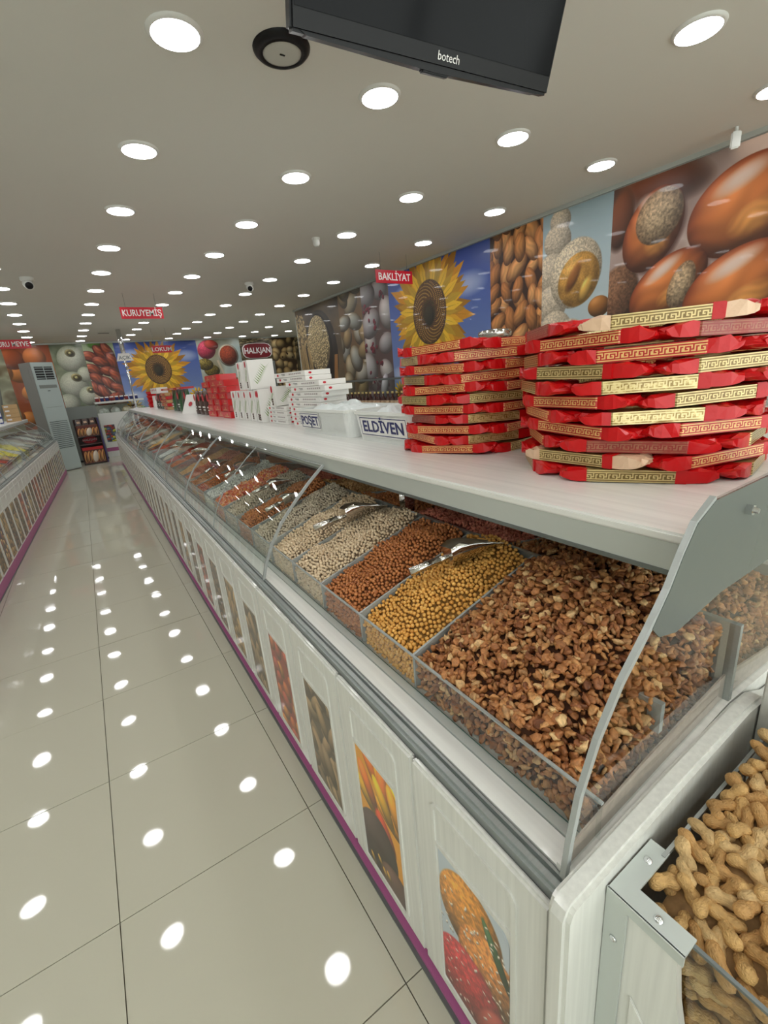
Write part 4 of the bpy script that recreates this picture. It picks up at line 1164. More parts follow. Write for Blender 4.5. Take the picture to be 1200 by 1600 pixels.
scoop((.288, 1.041), (.60, .955), .985, 1.03, 'steel scoop lying across the golden chickpeas and the walnuts', -.25)
scoop((.258, 1.70), (.595, 1.645), .975, 1.02, 'steel scoop lying on the pale chickpeas', -.2)
scoop((.216, 2.22), (.45, 2.23), .965, 1.01, 'steel scoop on the brown nuts under the curved glass', -.2)
scoop((.27, 2.62), (.52, 2.60), .975, 1.01, 'steel scoop half shadowed on the greyish nuts', -.1)
scoop((.27, 3.25), (.53, 3.35), .985, 1.03, 'steel scoop beside the white sugared seeds', .1)
scoop((.213, 3.63), (.43, 3.78), .975, 1.02, 'steel scoop with a bright handle over the orange brown nuts', .1)
scoop((.24, 4.75), (.47, 4.6), .975, 1.02, 'steel scoop in the third counter unit', 0)
scoop((.25, 5.6), (.48, 5.3), .975, 1.02, 'steel scoop at the far end of the third counter unit', 0)
scoop((.93, .67), (.66, .76), 1.105, 1.075, 'steel scoop with its handle towards the staff side, by the rear walnuts', 0)
scoop((.95, 1.25), (.68, 1.44), 1.11, 1.065, 'steel scoop on the rosy peanuts behind the middle rail', 0)
scoop((.95, 1.86), (.68, 2.1), 1.10, 1.06, 'steel scoop on the rear brown nuts', 0)
scoop((.95, 2.5), (.70, 2.7), 1.09, 1.05, 'steel scoop on the rear tan nuts', 0)

# ------------------------------------------------------------------ boxes, pouches and baskets on the shelf
ZS = 1.3005


def at(u, y): w = RC.world(u, y); return (w.x, w.y, ZS)


def oval(name, r1, r2, p, xd, yd, mt, parent, t=.0006):
    X = Vector(xd); Y = Vector(yd); Z = X.cross(Y); p = Vector(p) + Z * .0008; n = 16
    V = [p + X * r1 * cos(2 * pi * k / n) + Y * r2 * sin(2 * pi * k / n) for k in range(n)]; V += [v + Z * t for v in V]
    return MB().add(V, [tuple(range(n, 2 * n))] + [(k, (k + 1) % n, n + (k + 1) % n, n + k) for k in range(n)]).build(name, mt, parent)


def flatbox(u, y, z, L, label, rz=0.0, h=.035, w=.20, oy=.0, group='flat white sweet boxes'):
    a = RC.world(u, y); o = thing('sweet_box', (a.x, a.y, z), RC.rz + rz, label, 'box', group)
    MB().box(0, w, -L / 2, L / 2, 0, h - .001).build('carton', M['paper'], o, bevel=.002)
    # aisle side print: far end = left
    oval('badge', .017, .009, (-.0002, L * .36 + oy, h * .5), (0, -1, 0), (0, 0, 1), M['oval'], o)
    mb = MB()
    for k in range(7): mb.box(-.0012, 0, -L * .38 + k * L * .055, -L * .38 + k * L * .055 + L * .035, h * .4, h * .68)
    mb.build('faint_print', mat_grey, o)
    mb = MB(); mb.box(-.0012, 0, L * .12, L * .24, h * .55, h * .66).box(-.0012, 0, L * .12, L * .2, h * .36, h * .44); mb.build('small_print', M['alu_d'], o)
    # near side
    oval('badge', .012, .0075, (.04, -L / 2 - .0002, h * .5), (1, 0, 0), (0, 0, 1), M['oval'], o)
    return o


mat_grey = mat('faint_print', C(170, 160, 160), .6)
for k in range(9):
    flatbox(.85 - .002 * k, 3.02 - (.03 if k > 6 else 0) + [0, .01, -.005, .0, .01, .012, -.03, -.06, .02][k], ZS + k * .0355, .56, 'long flat white sweet box, %s from the bottom of the taller stack' % ORD[k], rz=random.gauss(0, .012))
for k in range(2):
    flatbox(.85, 3.24 + .02 * k, ZS + (9 + k) * .0355, .56, 'long flat white sweet box, %s of the taller stack' % ('topmost' if k else 'just under the top'), rz=.03 * k)
for k in range(4):
    flatbox(.85, 3.62, ZS + k * .0355, .42, 'flat white sweet box, %s from the bottom of the short stack behind the taller one' % ORD[k], rz=random.gauss(0, .01))


def datebox(u, y, z, dx, dy, h, label, rz=0):
    a = RC.world(u, y); o = thing('date_box', (a.x, a.y, z), RC.rz + rz, label, 'box', 'upright white palm-print boxes')
    MB().box(0, dx, -dy, 0, 0, h).build('carton', M['paper'], o, bevel=.002)
    oval('badge', .020, .028, (-.0002, -dy * .5, h * .86), (0, -1, 0), (0, 0, 1), M['oval'], o)
    mb = MB(); mb2 = MB()
    for s in (-1, 1):
        for k in range(9):
            x0, z0 = dx * .28 + k * dx * .045, h * .18 + k * h * .065; mb.add([(x0, -dy - .001, z0), (x0 + s * dx * .18 + .01, -dy - .001, z0 + h * .17), (x0 + .006, -dy - .001, z0 + h * .03)], [(0, 1, 2)])
            x0, z0 = -dy * .25 - k * dy * .05, h * .25 + k * h * .045; mb2.add([(-.001, x0, z0), (-.001, x0 - s * dy * .2, z0 + h * .13), (-.001, x0 - .004, z0 + h * .03)], [(0, 1, 2)])
    mb.build('palm_print', M['leafg'], o); mb2.build('palm_print', M['leafg'], o)
    mb = MB()
    for k in range(3): mb.lathe([(0, -.010), (.007, -.006), (.009, 0), (.007, .006), (0, .010)], 8, (-.0004 + .0, -dy * .5, h * .1 + k * .018))
    mb.build('date_print', M['brown'], o)
    return o


for k in range(4):
    datebox(.82, 4.82 - k * .19, ZS, .07, .17, .275, 'narrow upright white box with palm print, %s from the red stack' % ORD[k])
datebox(.82, 4.06, ZS, .24, .12, .28, 'wide white box with large green palm, at the near end of the lower row')
datebox(.83, 4.50, ZS + .2805, .24, .13, .25, 'white palm box standing on top of the lower row, next to the red stack')
datebox(.83, 4.28, ZS + .2805, .24, .13, .255, 'white box with an upright red badge standing on top of the lower row')
datebox(.80, 3.93, ZS, .20, .05, .28, 'plain white box leaning beside the short stack')
datebox(.82, 3.66, ZS + .145, .20, .14, .15, 'small upright white box on top of the short stack')

# stack of red boxes
k = 0
for lay in range(7):
    for c in range(3):
        if lay == 6 and c == 0: continue
        a = RC.world(.80 + random.uniform(-.015, .02), 4.93 + c * .29 + random.uniform(-.02, .02) + (.06 if lay % 2 else 0)); k += 1
        o = thing('red_box', (a.x, a.y, ZS + lay * .066), RC.rz + random.gauss(0, .04), 'red gift box in the %s layer of the red stack, %s from the white boxes' % (ORD[lay], ORD[c]), 'box', 'stack of red gift boxes')
        MB().box(0, .22, 0, .27, 0, .064).build('carton', M['redbox'], o, bevel=.004)
        MB().box(-.0012, 0, .06, .2, .018, .024).box(-.0012, 0, .11, .13, .03, .05).build('gold_mark', M['gold'], o)
        MB().box(-.001, .221, -.001, .271, .044, .046).build('lid_edge', M['sign_red'], o)


def pouch(u, y, w, h, mt, label, name='food_pouch', badge=None, group=None, tilt=0):
    a = RC.world(u, y); o = thing(name, (a.x, a.y, ZS), RC.rz + tilt, label, 'pouch', group)
    V = []; F = []; rows = [(0, .045, 1), (.12, .05, 1), (.5, .04, .97), (.85, .02, .96), (.93, .004, 1), (1, .003, 1)]; n = 7
    for t, d, ww in rows:
        for s in (-1, 1):
            for i in range(n): f = i / (n - 1) * 2 - 1; V.append((s * d * (1 - f * f * .75) + .05, f * w / 2 * ww, t * h))
    for r_i in range(len(rows) - 1):
        for s in range(2):
            for i in range(n - 1): b = r_i * 2 * n + s * n + i; F.append((b, b + 1, b + 2 * n + 1, b + 2 * n))
        for e in (0, n - 1): b = r_i * 2 * n + e; F.append((b, b + n, b + 3 * n, b + 2 * n))
    m_ = len(rows) - 1; F.append(tuple(range(n)) + tuple(range(2 * n - 1, n - 1, -1))); F.append(tuple(m_ * 2 * n + i for i in range(n)) + tuple(m_ * 2 * n + i for i in range(2 * n - 1, n - 1, -1)))
    MB().add(V, F).build('bag', mt, o, True)
    if badge:
        oval('badge', w * .2, w * .2, (.0045, 0, h * .72), (0, -1, 0), (0, 0, 1), badge, o, .002)
        MB().box(-.003, .002, -w * .3, w * .3, h * .3, h * .36).box(-.003, .002, -w * .24, w * .2, h * .2, h * .24).build('pale_print', M['paper'], o)
    return o


for k in range(4):
    pouch(.80, 5.85 + k * .26, .23, .30, M['brown'], 'brown standing pouch with red badge, %s from the red stack' % ORD[k], badge=M['oval'], group='brown pouches')
a = RC.world(.76, 7.0)
o = thing('price_card', (a.x, a.y, ZS), RC.rz + .3, 'white folded card leaning before the green pouches', 'card')
MB().prism([(0, 0), (.12, .26), (.126, .26), (.01, 0)], -.22, .2, 'y').build('card', M['paper'], o)
MB().prism([(.12, .26), (.24, 0), (.246, 0), (.126, .26)], -.22, .2, 'y').build('card_back', M['paper'], o)
oval('badge', .05, .035, (.05, -.0, .13), (0, -1, 0), (.42, 0, .907), M['oval'], o)
for k in range(5):
    pouch(.82, 7.45 + k * .3, .28, .34, M['green'] if k % 2 == 0 else M['green_d'], 'dark green standing pouch, %s from the white card' % ORD[k], badge=M['oval'] if k % 2 == 0 else None, group='green pouches')
for k in range(3):
    a = RC.world(.86, 7.5 + .5 * k); o = thing('flat_packet', (a.x, a.y, ZS + .345), RC.rz + .1 * k, 'red flat packet lying across the green pouch tops, %s from the card' % ORD[k], 'packet')
    MB().box(-.06, .14, 0, .45, 0, .03).build('wrap', M['red'], o, bevel=.008); MB().box(-.0615, -.06, .12, .33, .008, .022).build('cream_label', M['cream'], o)
for k in range(5):
    for c in range(2):
        a = RC.world(.80, 9.15 + c * .35); o = thing('snack_packet', (a.x, a.y, ZS + k * .062), RC.rz + random.gauss(0, .08), 'red and tan snack packet, %s layer, %s pile beyond the green pouches' % (ORD[k], 'nearer' if c == 0 else 'farther'), 'packet', 'red and tan packets')
        MB().box(0, .2, 0, .32, 0, .058).build('wrap', M['red'] if (k + c) % 2 else M['tan'], o, bevel=.012)
        MB().box(-.002, .0, .08, .24, .014, .044).build('window_label', M['tan'] if (k + c) % 2 else M['red'], o)
for k in range(3):
    pouch(.82, 10.1 + k * .34, .32, .3, M['green_d'], 'dark pouch under the white carton, %s of three' % ORD[k], badge=M['oval'], group='dark far pouches')
a = RC.world(.78, 10.0); o = thing('white_carton', (a.x, a.y, ZS + .305), RC.rz, 'white carton with red marks on the far dark pouches', 'box')
MB().box(0, .2, 0, 1.0, 0, .11).build('carton', M['paper'], o, bevel=.004)
for k in range(4): oval('badge', .045, .022, (-.0002, .13 + .24 * k, .07), (0, -1, 0), (0, 0, 1), M['oval'], o)
a = RC.world(.84, 11.3); o = thing('paper_bag', (a.x, a.y, ZS), RC.rz, 'plain white paper bag on the far shelf end', 'bag')
MB().prism([(0, 0), (.14, 0), (.12, .26), (.02, .26)], 0, .3, 'y').build('bag', M['paper'], o)
for k in range(4):
    a = RC.world(.82, 11.95); o = thing('red_tub', (a.x, a.y, ZS + .09 * k), RC.rz, 'red tub in the stack at the shelf end, %s from the bottom' % ORD[k], 'tub', 'red tubs by the pole')
    MB().lathe([(0, 0), (.11, 0), (.13, .07), (.135, .075), (.135, .088), (0, .088)], 20, (.1, .1, 0)).build('tub', M['red'], o, True)

# baskets
bk_m = mat('basket_white', C(228, 230, 228), .45, bump=.9, nscale=(180, 180, 180))


def basket(yc, L, txt, lab_y0, lab_y1, label):
    a = RC.world(.73, yc); o = thing('plastic_basket', (a.x, a.y, ZS), RC.rz, label, 'basket', 'white baskets')
    H, W_ = .145, .34; mb = MB(); rings = []
    for z, g_, inn in ((0, 0, 0), (H, .02, 0), (H, .014, 0), (.006, -.006, 0)):
        P = rounded(-L / 2 - g_, L / 2 + g_, -g_, W_ + g_, .05, 5); rings.append([(q, p, z) for p, q in P])
    n = len(rings[0]); vs = [v for r_i in rings for v in r_i]; fs = [tuple(range(n))[::-1], tuple(range(3 * n, 4 * n))]
    for a_ in range(3): fs += [(a_ * n + i, a_ * n + (i + 1) % n, (a_ + 1) * n + (i + 1) % n, (a_ + 1) * n + i) for i in range(n)]
    mb.add(vs, fs); mb.build('tub', bk_m, o)
    A = rounded(-L / 2 - .026, L / 2 + .026, -.026, W_ + .026, .055, 5); B2 = rounded(-L / 2 - .014, L / 2 + .014, -.014, W_ + .014, .045, 5)
    vs = [(q, p, z) for z in (H - .008, H + .006) for P in (A, B2) for p, q in P]; fs = []
    for i in range(n):
        j = (i + 1) % n; fs += [(i, j, 2 * n + j, 2 * n + i), (n + i, 3 * n + i, 3 * n + j, n + j), (2 * n + i, 2 * n + j, 3 * n + j, 3 * n + i), (i, n + i, n + j, j)]
    MB().add(vs, fs).build('rim', M['white'], o)
    # open weave slots as raised ribs
    mb = MB()
    yy = -L / 2 + .05
    while yy < L / 2 - .05: mb.add([(-.003, yy, .012), (-.003, yy + .006, .012), (-.0195, yy + .006, H - .012), (-.0195, yy, H - .012)], [(0, 1, 2, 3)]); yy += .014
    mb.build('ribs', M['white'], o)
    sl = Vector((-.02, 0, H)).normalized(); c = (lab_y0 + lab_y1) / 2; w = lab_y1 - lab_y0; fpt = lambda y, z, d=0: (-.02 * z / H - .0045 - d, y, z)
    z0, z1 = .028, .128
    V = [fpt(lab_y0, z0), fpt(lab_y1, z0), fpt(lab_y1, z1), fpt(lab_y0, z1)]; MB().add(V, [(0, 1, 2, 3)]).build('label_card', M['paper'], o)
    mb = MB(); e = .006
    for (a0, a1, b0, b1) in ((lab_y0 + .008, lab_y1 - .008, z0 + .006, z0 + .010), (lab_y0 + .008, lab_y1 - .008, z1 - .010, z1 - .006), (lab_y0 + .008, lab_y0 + .012, z0 + .006, z1 - .006), (lab_y1 - .012, lab_y1 - .008, z0 + .006, z1 - .006)):
        mb.add([fpt(a0, b0, .001), fpt(a1, b0, .001), fpt(a1, b1, .001), fpt(a0, b1, .001)], [(0, 1, 2, 3)])
    mb.build('label_border', M['navy'], o)
    text_mesh('lettering', txt, .078, M['navy'], o, fpt(c, (z0 + z1) / 2 - .002, .002), (0, -1, 0), tuple(sl), .0003, bold=.0018, sx=(w - .045) / (len(txt) * .078 * .60))
    return o, a


def film(yc, L, W_, z, mt, label, seed, u=.85, h=.05, name='plastic_bags'):
    r = np.random.default_rng(seed); n = 22; V = []; F = []; N0 = nz2(n, n, 6, r, 3)
    for i in range(n):
        for j in range(n):
            x = i / (n - 1); y = j / (n - 1); e = min(x, 1 - x, y, 1 - y); V.append((x * W_, (y - .5) * L, z + (N0[i, j] - .4) * h * min(1, e * 5) + .02 * min(1, e * 6)))
    for i in range(n - 1):
        for j in range(n - 1): a = i * n + j; F.append((a, a + n, a + n + 1, a + 1))
    a = RC.world(u, yc); o = MB().add(V, F).build(name, mt, None, True); o.location = (a.x, a.y, ZS); o.rotation_euler = (0, 0, RC.rz); tag(o, label, 'bags'); return o


basket(2.50, .66, 'POŞET', .02, .31, 'white basket with a blue-framed card reading POŞET')
basket(1.83, .50, 'ELDİVEN', -.22, .20, 'white basket with a blue-framed card reading ELDİVEN')
film(2.5, .62, .31, .12, M['bag'], 'heap of thin white carrier bags in the POŞET basket', 3, .74, .14)
film(1.83, .46, .31, .10, M['bag'], 'crumpled clear gloves and film in the ELDİVEN basket', 4, .74, .12)

# pole with sign
o = thing('chrome_pole', (1.455, 12.72, 1.30), 0, 'chrome pole with a small trapezoid open sign rising from the shelf end', 'pole')
MB().cyl((0, 0, 0), (0, 0, 1.25), .022).lathe([(0, 0), (.06, 0), (.06, .012), (.022, .02)], 20).build('pole', M['chrome'], o, True)
MB().cyl((0, 0, 1.25), (0, 0, CEIL - 1.30), .05, .05).build('upper_sleeve', M['chrome'], o, True)
MB().prism([(-.18, 1.10), (.18, 1.10), (.11, 1.27), (-.12, 1.27)], -.05, -.04, 'y').build('sign_board', M['paper'], o)
text_mesh('lettering', 'AÇIK', .11, M['alu_d'], o, (0, -.053, 1.17), (1, 0, 0), (0, 0, 1), .001, bold=.002)

# ------------------------------------------------------------------ peanut bin in front of the end panel
PB = thing('peanut_bin', RC.origin(.255), RC.rz, 'white bin with clear front and metal corner frame full of peanuts', 'bin')
X0, X1, Y1, Y0, ZB = .088, .72, 0.0, -.62, .80
# front board with a curved cut-out, facing the aisle
pl = [(-.001, 0), (-.001, ZB - .004), (-.105, ZB - .004)] + [(-.105 - .11 * (1 - cos(t)), ZB - .004 - .30 * sin(t)) for t in [i * pi / 2 / 8 for i in range(1, 9)]] + [(-.62, ZB - .32), (-.62, 0)]
MB().prism([(y, z) for y, z in pl], X0, X0 + .016, 'x').build('front_board', M['wood_v'], PB)
MB().prism([(-.05, 0), (-.05, .60), (-.20, .40), (-.60, .36), (-.60, 0)], X0 - .004, X0, 'x').build('front_moulding', M['wood_v'], PB, bevel=.0015)
fr_ = MB(); fr_.box(X0 - .006, X0 + .03, -.030, .0, ZB - .002, ZB + .002).box(X0 - .006, X0 + .03, -.115, -.030, ZB - .002, ZB + .002).box(X0 + .03, X0 + .125, -.032, .0, ZB - .002, ZB + .002)
fr_.box(X0 - .008, X0 - .004, -.115, 0, ZB - .018, ZB + .002); fr_.build('corner_bracket', M['alu_l'], PB)
MB().box(X0 - .006, X0 - .001, -.033, .002, 0, ZB - .001).build('corner_post', M['alu_l'], PB)
for i, (x, y) in enumerate(((X0 + .085, -.016), (X0 + .012, -.07))):
    MB().lathe([(0, .004), (.004, .0035), (.0065, .001), (.007, 0)], 14, (x, y, ZB + .002)).build('screw', M['chrome'], PB, True)
MB().cyl((X0 - .006, -.016, ZB - .10), (X0 - .0095, -.016, ZB - .10), .0065, .004, 14).build('screw', M['chrome'], PB, True)
MB().add([(X0 + .022, -.03, .44), (X0 + .022, Y0, .44), (X0 + .022, Y0, ZB - .004), (X0 + .022, -.03, ZB - .004)], [(0, 1, 2, 3)]).build('front_pane', M['clear'], PB)
MB().box(X0 + .019, X0 + .025, Y0, -.11, ZB - .006, ZB - .001).build('front_pane_edge', M['alu_d'], PB)
MB().add([(X0 + .03, -.028, .44), (X1, -.028, .44), (X1, -.028, ZB + .02), (X0 + .03, -.028, ZB - .004)], [(0, 1, 2, 3)]).build('side_pane', M['clear'], PB)
MB().box(X0 + .11, X1, -.031, -.025, ZB - .004, ZB + .004).build('side_pane_edge', M['acr_edge'], PB)
MB().box(X0 + .016, X1 + .02, Y0, -.001, .02, .46).build('bin_body', M['wood_v'], PB)
MB().box(X1 - .03, X1, Y0, .0, .46, .98).build('back_board', M['wood_v'], PB, bevel=.003)
MB().box(X1 - .06, X1 - .031, -.05, -.001, .46, .94).build('back_moulding', M['wood_v'], PB, bevel=.004)
# peanuts


def peanut_mesh(seed):
    r = np.random.default_rng(seed); n = 10; V = []; F = []; L = r.uniform(.020, .0255); R1 = r.uniform(.0098, .0116); R2 = r.uniform(.0100, .0120); wst = r.uniform(.76, .92); bend = r.uniform(-.004, .004); rows = 13
    for i in range(rows):
        t = i / (rows - 1); x = -L + 2 * L * t; a = 1 - ((t - .27) / .30) ** 2; b = 1 - ((t - .73) / .30) ** 2
        ra = R1 * sqrt(max(a, 0)); rb = R2 * sqrt(max(b, 0)); rr = max(ra, rb, wst * min(R1, R2) if .2 < t < .8 else 0, .0012)
        for k in range(n):
            th = 2 * pi * k / n; q = rr * (1 + .05 * sin(5 * th + i) + r.normal() * .02); V.append((x, q * cos(th) + bend * cos(pi * (t - .5)), q * sin(th)))
    for i in range(rows - 1):
        for k in range(n): F.append((i * n + k, i * n + (k + 1) % n, (i + 1) * n + (k + 1) % n, (i + 1) * n + k))
    F.append(tuple(range(n))); F.append(tuple(range((rows - 1) * n, rows * n)))
    return V, F


def peanut_mat(i, c):
    m, N, L, b = new_mat('peanut_shell_%d' % i); b.inputs['Roughness'].default_value = .7
    tc = N.new('ShaderNodeTexCoord'); mp = N.new('ShaderNodeMapping'); mp.inputs['Scale'].default_value = (150, 260, 260); v = N.new('ShaderNodeTexVoronoi'); v.feature = 'DISTANCE_TO_EDGE'; v.inputs['Scale'].default_value = 1
    L.new(tc.outputs['Object'], mp.inputs[0]); L.new(mp.outputs[0], v.inputs['Vector'])
    nz = N.new('ShaderNodeTexNoise'); nz.inputs['Scale'].default_value = 60; L.new(tc.outputs['Object'], nz.inputs[0])
    rp = N.new('ShaderNodeValToRGB'); rp.color_ramp.elements[0].color = (*[x * .72 for x in c], 1); rp.color_ramp.elements[1].color = (*[min(1, x * 1.15) for x in c], 1)
    rp.color_ramp.elements[0].position = .3; rp.color_ramp.elements[1].position = .7
    L.new(nz.outputs[0], rp.inputs[0]); L.new(rp.outputs[0], b.inputs['Base Color'])
    bp = N.new('ShaderNodeBump'); bp.inputs['Strength'].default_value = .9; bp.inputs['Distance'].default_value = .003; bp.invert = False
    L.new(v.outputs['Distance'], bp.inputs['Height']); L.new(bp.outputs[0], b.inputs['Normal']); return m


pm = [peanut_mat(i, c) for i, c in enumerate([C(206, 164, 104), C(196, 150, 92), C(214, 178, 124), C(184, 140, 84)])]
pme = []
for i in range(8):
    V, F = peanut_mesh(200 + i); ob = MB().add(V, F).build('peanut', pm[i % 4], None, True); pme.append(ob.data); bpy.data.objects.remove(ob)
pr_ = np.random.default_rng(17); cnt = 0


def pz(x, y): return .735 + .30 * (x - X0) + .022 * sin(9 * x + 3 * y) - .03 * max(0, -y - .35) + .02 * max(0, -y - .05)


base = MB(); nn_ = 12
Vb = []; Fb = []
for i in range(nn_):
    for j in range(nn_):
        x = X0 + .056 + (X1 - .07 - X0 - .056) * i / (nn_ - 1); y = -.052 + (Y0 + .06) * j / (nn_ - 1); Vb.append((x, y, pz(x, y) - .014))
for i in range(nn_ - 1):
    for j in range(nn_ - 1): a = i * nn_ + j; Fb.append((a, a + nn_, a + nn_ + 1, a + 1))
r0 = [0 * nn_ + j for j in range(nn_)]; b0 = len(Vb); Vb += [(Vb[i][0], Vb[i][1], .47) for i in r0]; Fb += [(r0[k], r0[k + 1], b0 + k + 1, b0 + k) for k in range(nn_ - 1)]
r0 = [i * nn_ for i in range(nn_)]; b0 = len(Vb); Vb += [(Vb[i][0], Vb[i][1], .47) for i in r0]; Fb += [(r0[k], r0[k + 1], b0 + k + 1, b0 + k) for k in range(nn_ - 1)]
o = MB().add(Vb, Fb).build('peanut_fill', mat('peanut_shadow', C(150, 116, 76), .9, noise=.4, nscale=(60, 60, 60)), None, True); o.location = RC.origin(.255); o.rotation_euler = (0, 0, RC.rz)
tag(o, 'mass of peanuts under the visible top layer in the peanut bin', 'peanuts', kind='stuff')
w0 = Vector(RC.origin(.255))


def put(x, y, z, rot):
    global cnt
    o = link('peanut', pme[int(pr_.integers(8))]); a = math.atan(RC.sl)
    o.location = (w0.x + x * cos(a) + y * sin(a), w0.y - x * sin(a) + y * cos(a), z); o.rotation_euler = rot
    s = pr_.uniform(.9, 1.15); o.scale = (s, s, s)
    tag(o, 'whole unshelled peanut lying in the clear-fronted peanut bin', 'peanut', 'peanuts in the bin'); cnt += 1


pts_ = []
tries = 0
while len(pts_) < 236 and tries < 40000:
    tries += 1; x = pr_.uniform(X0 + .045, X0 + .50); y = pr_.uniform(-.36, -.045); d_ = .0190
    if all((x - a) ** 2 + (y - b) ** 2 > d_ * d_ for a, b in pts_): pts_.append((x, y))
for k, (x, y) in enumerate(pts_): put(x, y, pz(x, y) - .006 + pr_.uniform(-.008, .010), (pr_.normal() * .35, pr_.normal() * .3 - .25, pr_.uniform(0, 6.28)))
q_ = []
tries = 0
while len(q_) < 64 and tries < 20000:
    tries += 1; y = pr_.uniform(-.34, -.05); z = pr_.uniform(.53, .73); 
    if all((y - a) ** 2 + (z - b) ** 2 > .0215 ** 2 for a, b in q_): q_.append((y, z))
for y, z in q_: put(X0 + .041 + pr_.uniform(0, .006), y, z, (pr_.uniform(0, 6), pr_.uniform(-1.2, 1.2), pi / 2 + pr_.normal() * .25))

# ------------------------------------------------------------------ staff-side fittings along the printed wall
for k in range(5):
    a, b = .2 + k * 1.9, .2 + (k + 1) * 1.9
    o = thing('rear_cabinet', (3.3, a, 0), 0, 'low white cabinet with pink base along the printed wall, %s from the near end' % ORD[k], 'cabinet', 'low wall cabinets')
    MB().box(0, 1.25, .002, 1.898, .11, .30).build('body', M['wood_v'], o); MB().box(.02, 1.25, 0, 1.9, 0, .11).build('plinth', M['pink'], o)
    MB().prism([(0, .30), (.02, .30), (.02, .36), (0, .36)], 0, 1.9, 'y').build('front_lip', M['alu_l'], o)
    for j in range(3):
        y0 = .01 + j * .63; MB().box(-.006, 0, y0, y0 + .61, .125, .285).build('drawer', M['wood_v'], o, bevel=.002)
    for j in range(6): MB().prism([(.02, .30), (.85, .30), (.85, .66), (.02, .36)], j * .376, j * .376 + .006, 'y').build('divider', M['acr_edge'], o)
    MB().box(.86, 1.25, .002, 1.898, .30, 1.17).build('riser', M['wood_v'], o)
tn = ['pale', 'tan', 'rosy', 'brown', 'pale', 'rosy', 'dark', 'tan', 'grey', 'white']
for j in range(25):
    y0 = .21 + j * .38; t = tn[j % 10]; V = []; F = []; nx, ny = 8, 8
    for i in range(nx):
        for q in range(ny):
            x = i / (nx - 1); y = q / (ny - 1); V.append((.024 + x * .83, .008 + y * .355, .345 + .28 * x + .05 * sin(pi * y) * (.4 + x)))
    for i in range(nx - 1):
        for q in range(ny - 1): a = i * ny + q; F.append((a, a + ny, a + ny + 1, a + 1))
    o = MB().add(V, F).build('nut_heap', HM[t], None, True); o.location = (3.3, y0 - .01, 0)
    tag(o, '%s in the low wall cabinet, %s bin from the near end' % (names[t], ORD[j]), 'nuts', 'heaps in the low wall cabinets', 'stuff')
o = thing('glass_case', (3.38, 2.9, 1.17), 0, 'long low glass case holding dark bottles against the bean prints', 'glass case')
MB().box(0, 1.2, 0, 5.3, 0, .02).build('base', M['grey'], o); MB().box(.12, 1.15, 0, 5.3, .37, .385).build('top', M['glass'], o)
MB().add([(.12, 0, .02), (.12, 5.3, .02), (.12, 5.3, .37), (.12, 0, .37)], [(0, 1, 2, 3)]).build('front_pane', M['glass'], o)
MB().box(.115, .125, 0, 5.3, .365, .39).build('rim', M['alu_d'], o)
bt = None
for k in range(44):
    y = 3.3 + k * .105 + random.uniform(-.01, .01)
    if bt is None:
        bt = thing('small_bottle', (3.6, y, 1.1902), 0, '', 'bottle', 'small dark bottles in the glass case')
        MB().lathe([(0, 0), (.035, 0), (.036, .10), (.014, .14), (.014, .17)], 12).build('bottle', mat('dark_red_glass', C(70, 26, 24), .15), bt, True)
        MB().lathe([(.016, .17), (.016, .195), (0, .195)], 10).build('cap', M['gold'], bt, True); MB().lathe([(.0362, .03), (.0366, .08)], 12).build('label', M['cream'], bt, True); ob = bt
    else: ob = copy_tree(bt); ob.location = (3.6, y, 1.1902)
    ob['label'] = 'small dark red bottle with gold cap in the low glass case'
o = thing('glass_jar', (3.48, 3.1, 1.556), 0, 'big clear jar with polished steel lid behind the smaller packet tower', 'jar')
MB().lathe([(0, 0), (.13, 0), (.14, .02), (.14, .27), (.12, .31)], 32).build('jar', M['clear'], o, True)
MB().lathe([(.125, .30), (.15, .31), (.155, .335), (.15, .36), (.09, .375), (0, .378)], 32).build('lid', M['steel'], o, True)
MB().lathe([(0, .01), (.13, .01), (.13, .22), (0, .23)], 24).build('contents', HM['tan'], o, True)
MB().box(-.16, .16, -.16, .16, -.001, 0).build('stand', M['alu_l'], o)
tr = thing('plastic_bag_pile', (3.42, 4.6, 1.191), 0, 'pile of pink and white folded bags before the glass case', 'bags')
for i in range(4): MB().box(0, .1, 0, .9 - .1 * i, .012 * i, .012 * i + .011).build('folded_bag', [M['bagpink'], M['bag'], M['bagpink'], M['bag']][i], tr, bevel=.004)

# ------------------------------------------------------------------ far end of the aisle
ac = thing('air_conditioner', (-.39, 13.1, 0), radians(35), 'tall pale column air conditioner standing at the aisle end', 'air conditioner')
MB().box(0, .50, 0, .40, 0, 2.50).build('casing', M['ac_side'], ac, bevel=.01)
MB().box(-.002, .502, -.02, 0, .02, 2.495).build('front_panel', M['ac'], ac, bevel=.006)
MB().box(.05, .45, -.024, -.02, 2.12, 2.40).build('air_outlet', M['dark'], ac)
for k in range(5): MB().box(.05, .45, -.034, -.024, 2.145 + k * .055, 2.157 + k * .055).build('louvre', M['ac'], ac)
MB().box(.245, .255, -.035, -.024, 2.12, 2.40).build('louvre_post', M['ac'], ac)
MB().box(.05, .45, -.023, -.02, 1.93, 2.0).build('display_strip', M['grey'], ac)
MB().box(.06, .44, -.022, -.02, 1.50, 1.506).build('panel_seam', M['grey'], ac)
MB().box(.21, .27, -.022, -.02, 1.86, 1.875).build('badge', M['dark'], ac)
for k in range(15): MB().box(.04 + .0 * k, .46, -.026, -.02, .55 + k * .044, .562 + k * .044).build('intake_slat', M['grey_d'], ac)
MB().box(-.004, 0, .10, .16, 2.1, 2.35).build('side_grip', M['ac_side'], ac)
pt = thing('grey_partition', (-.02, 14.5, 0), 0, 'plain grey partition panel behind the biscuit stand', 'partition')
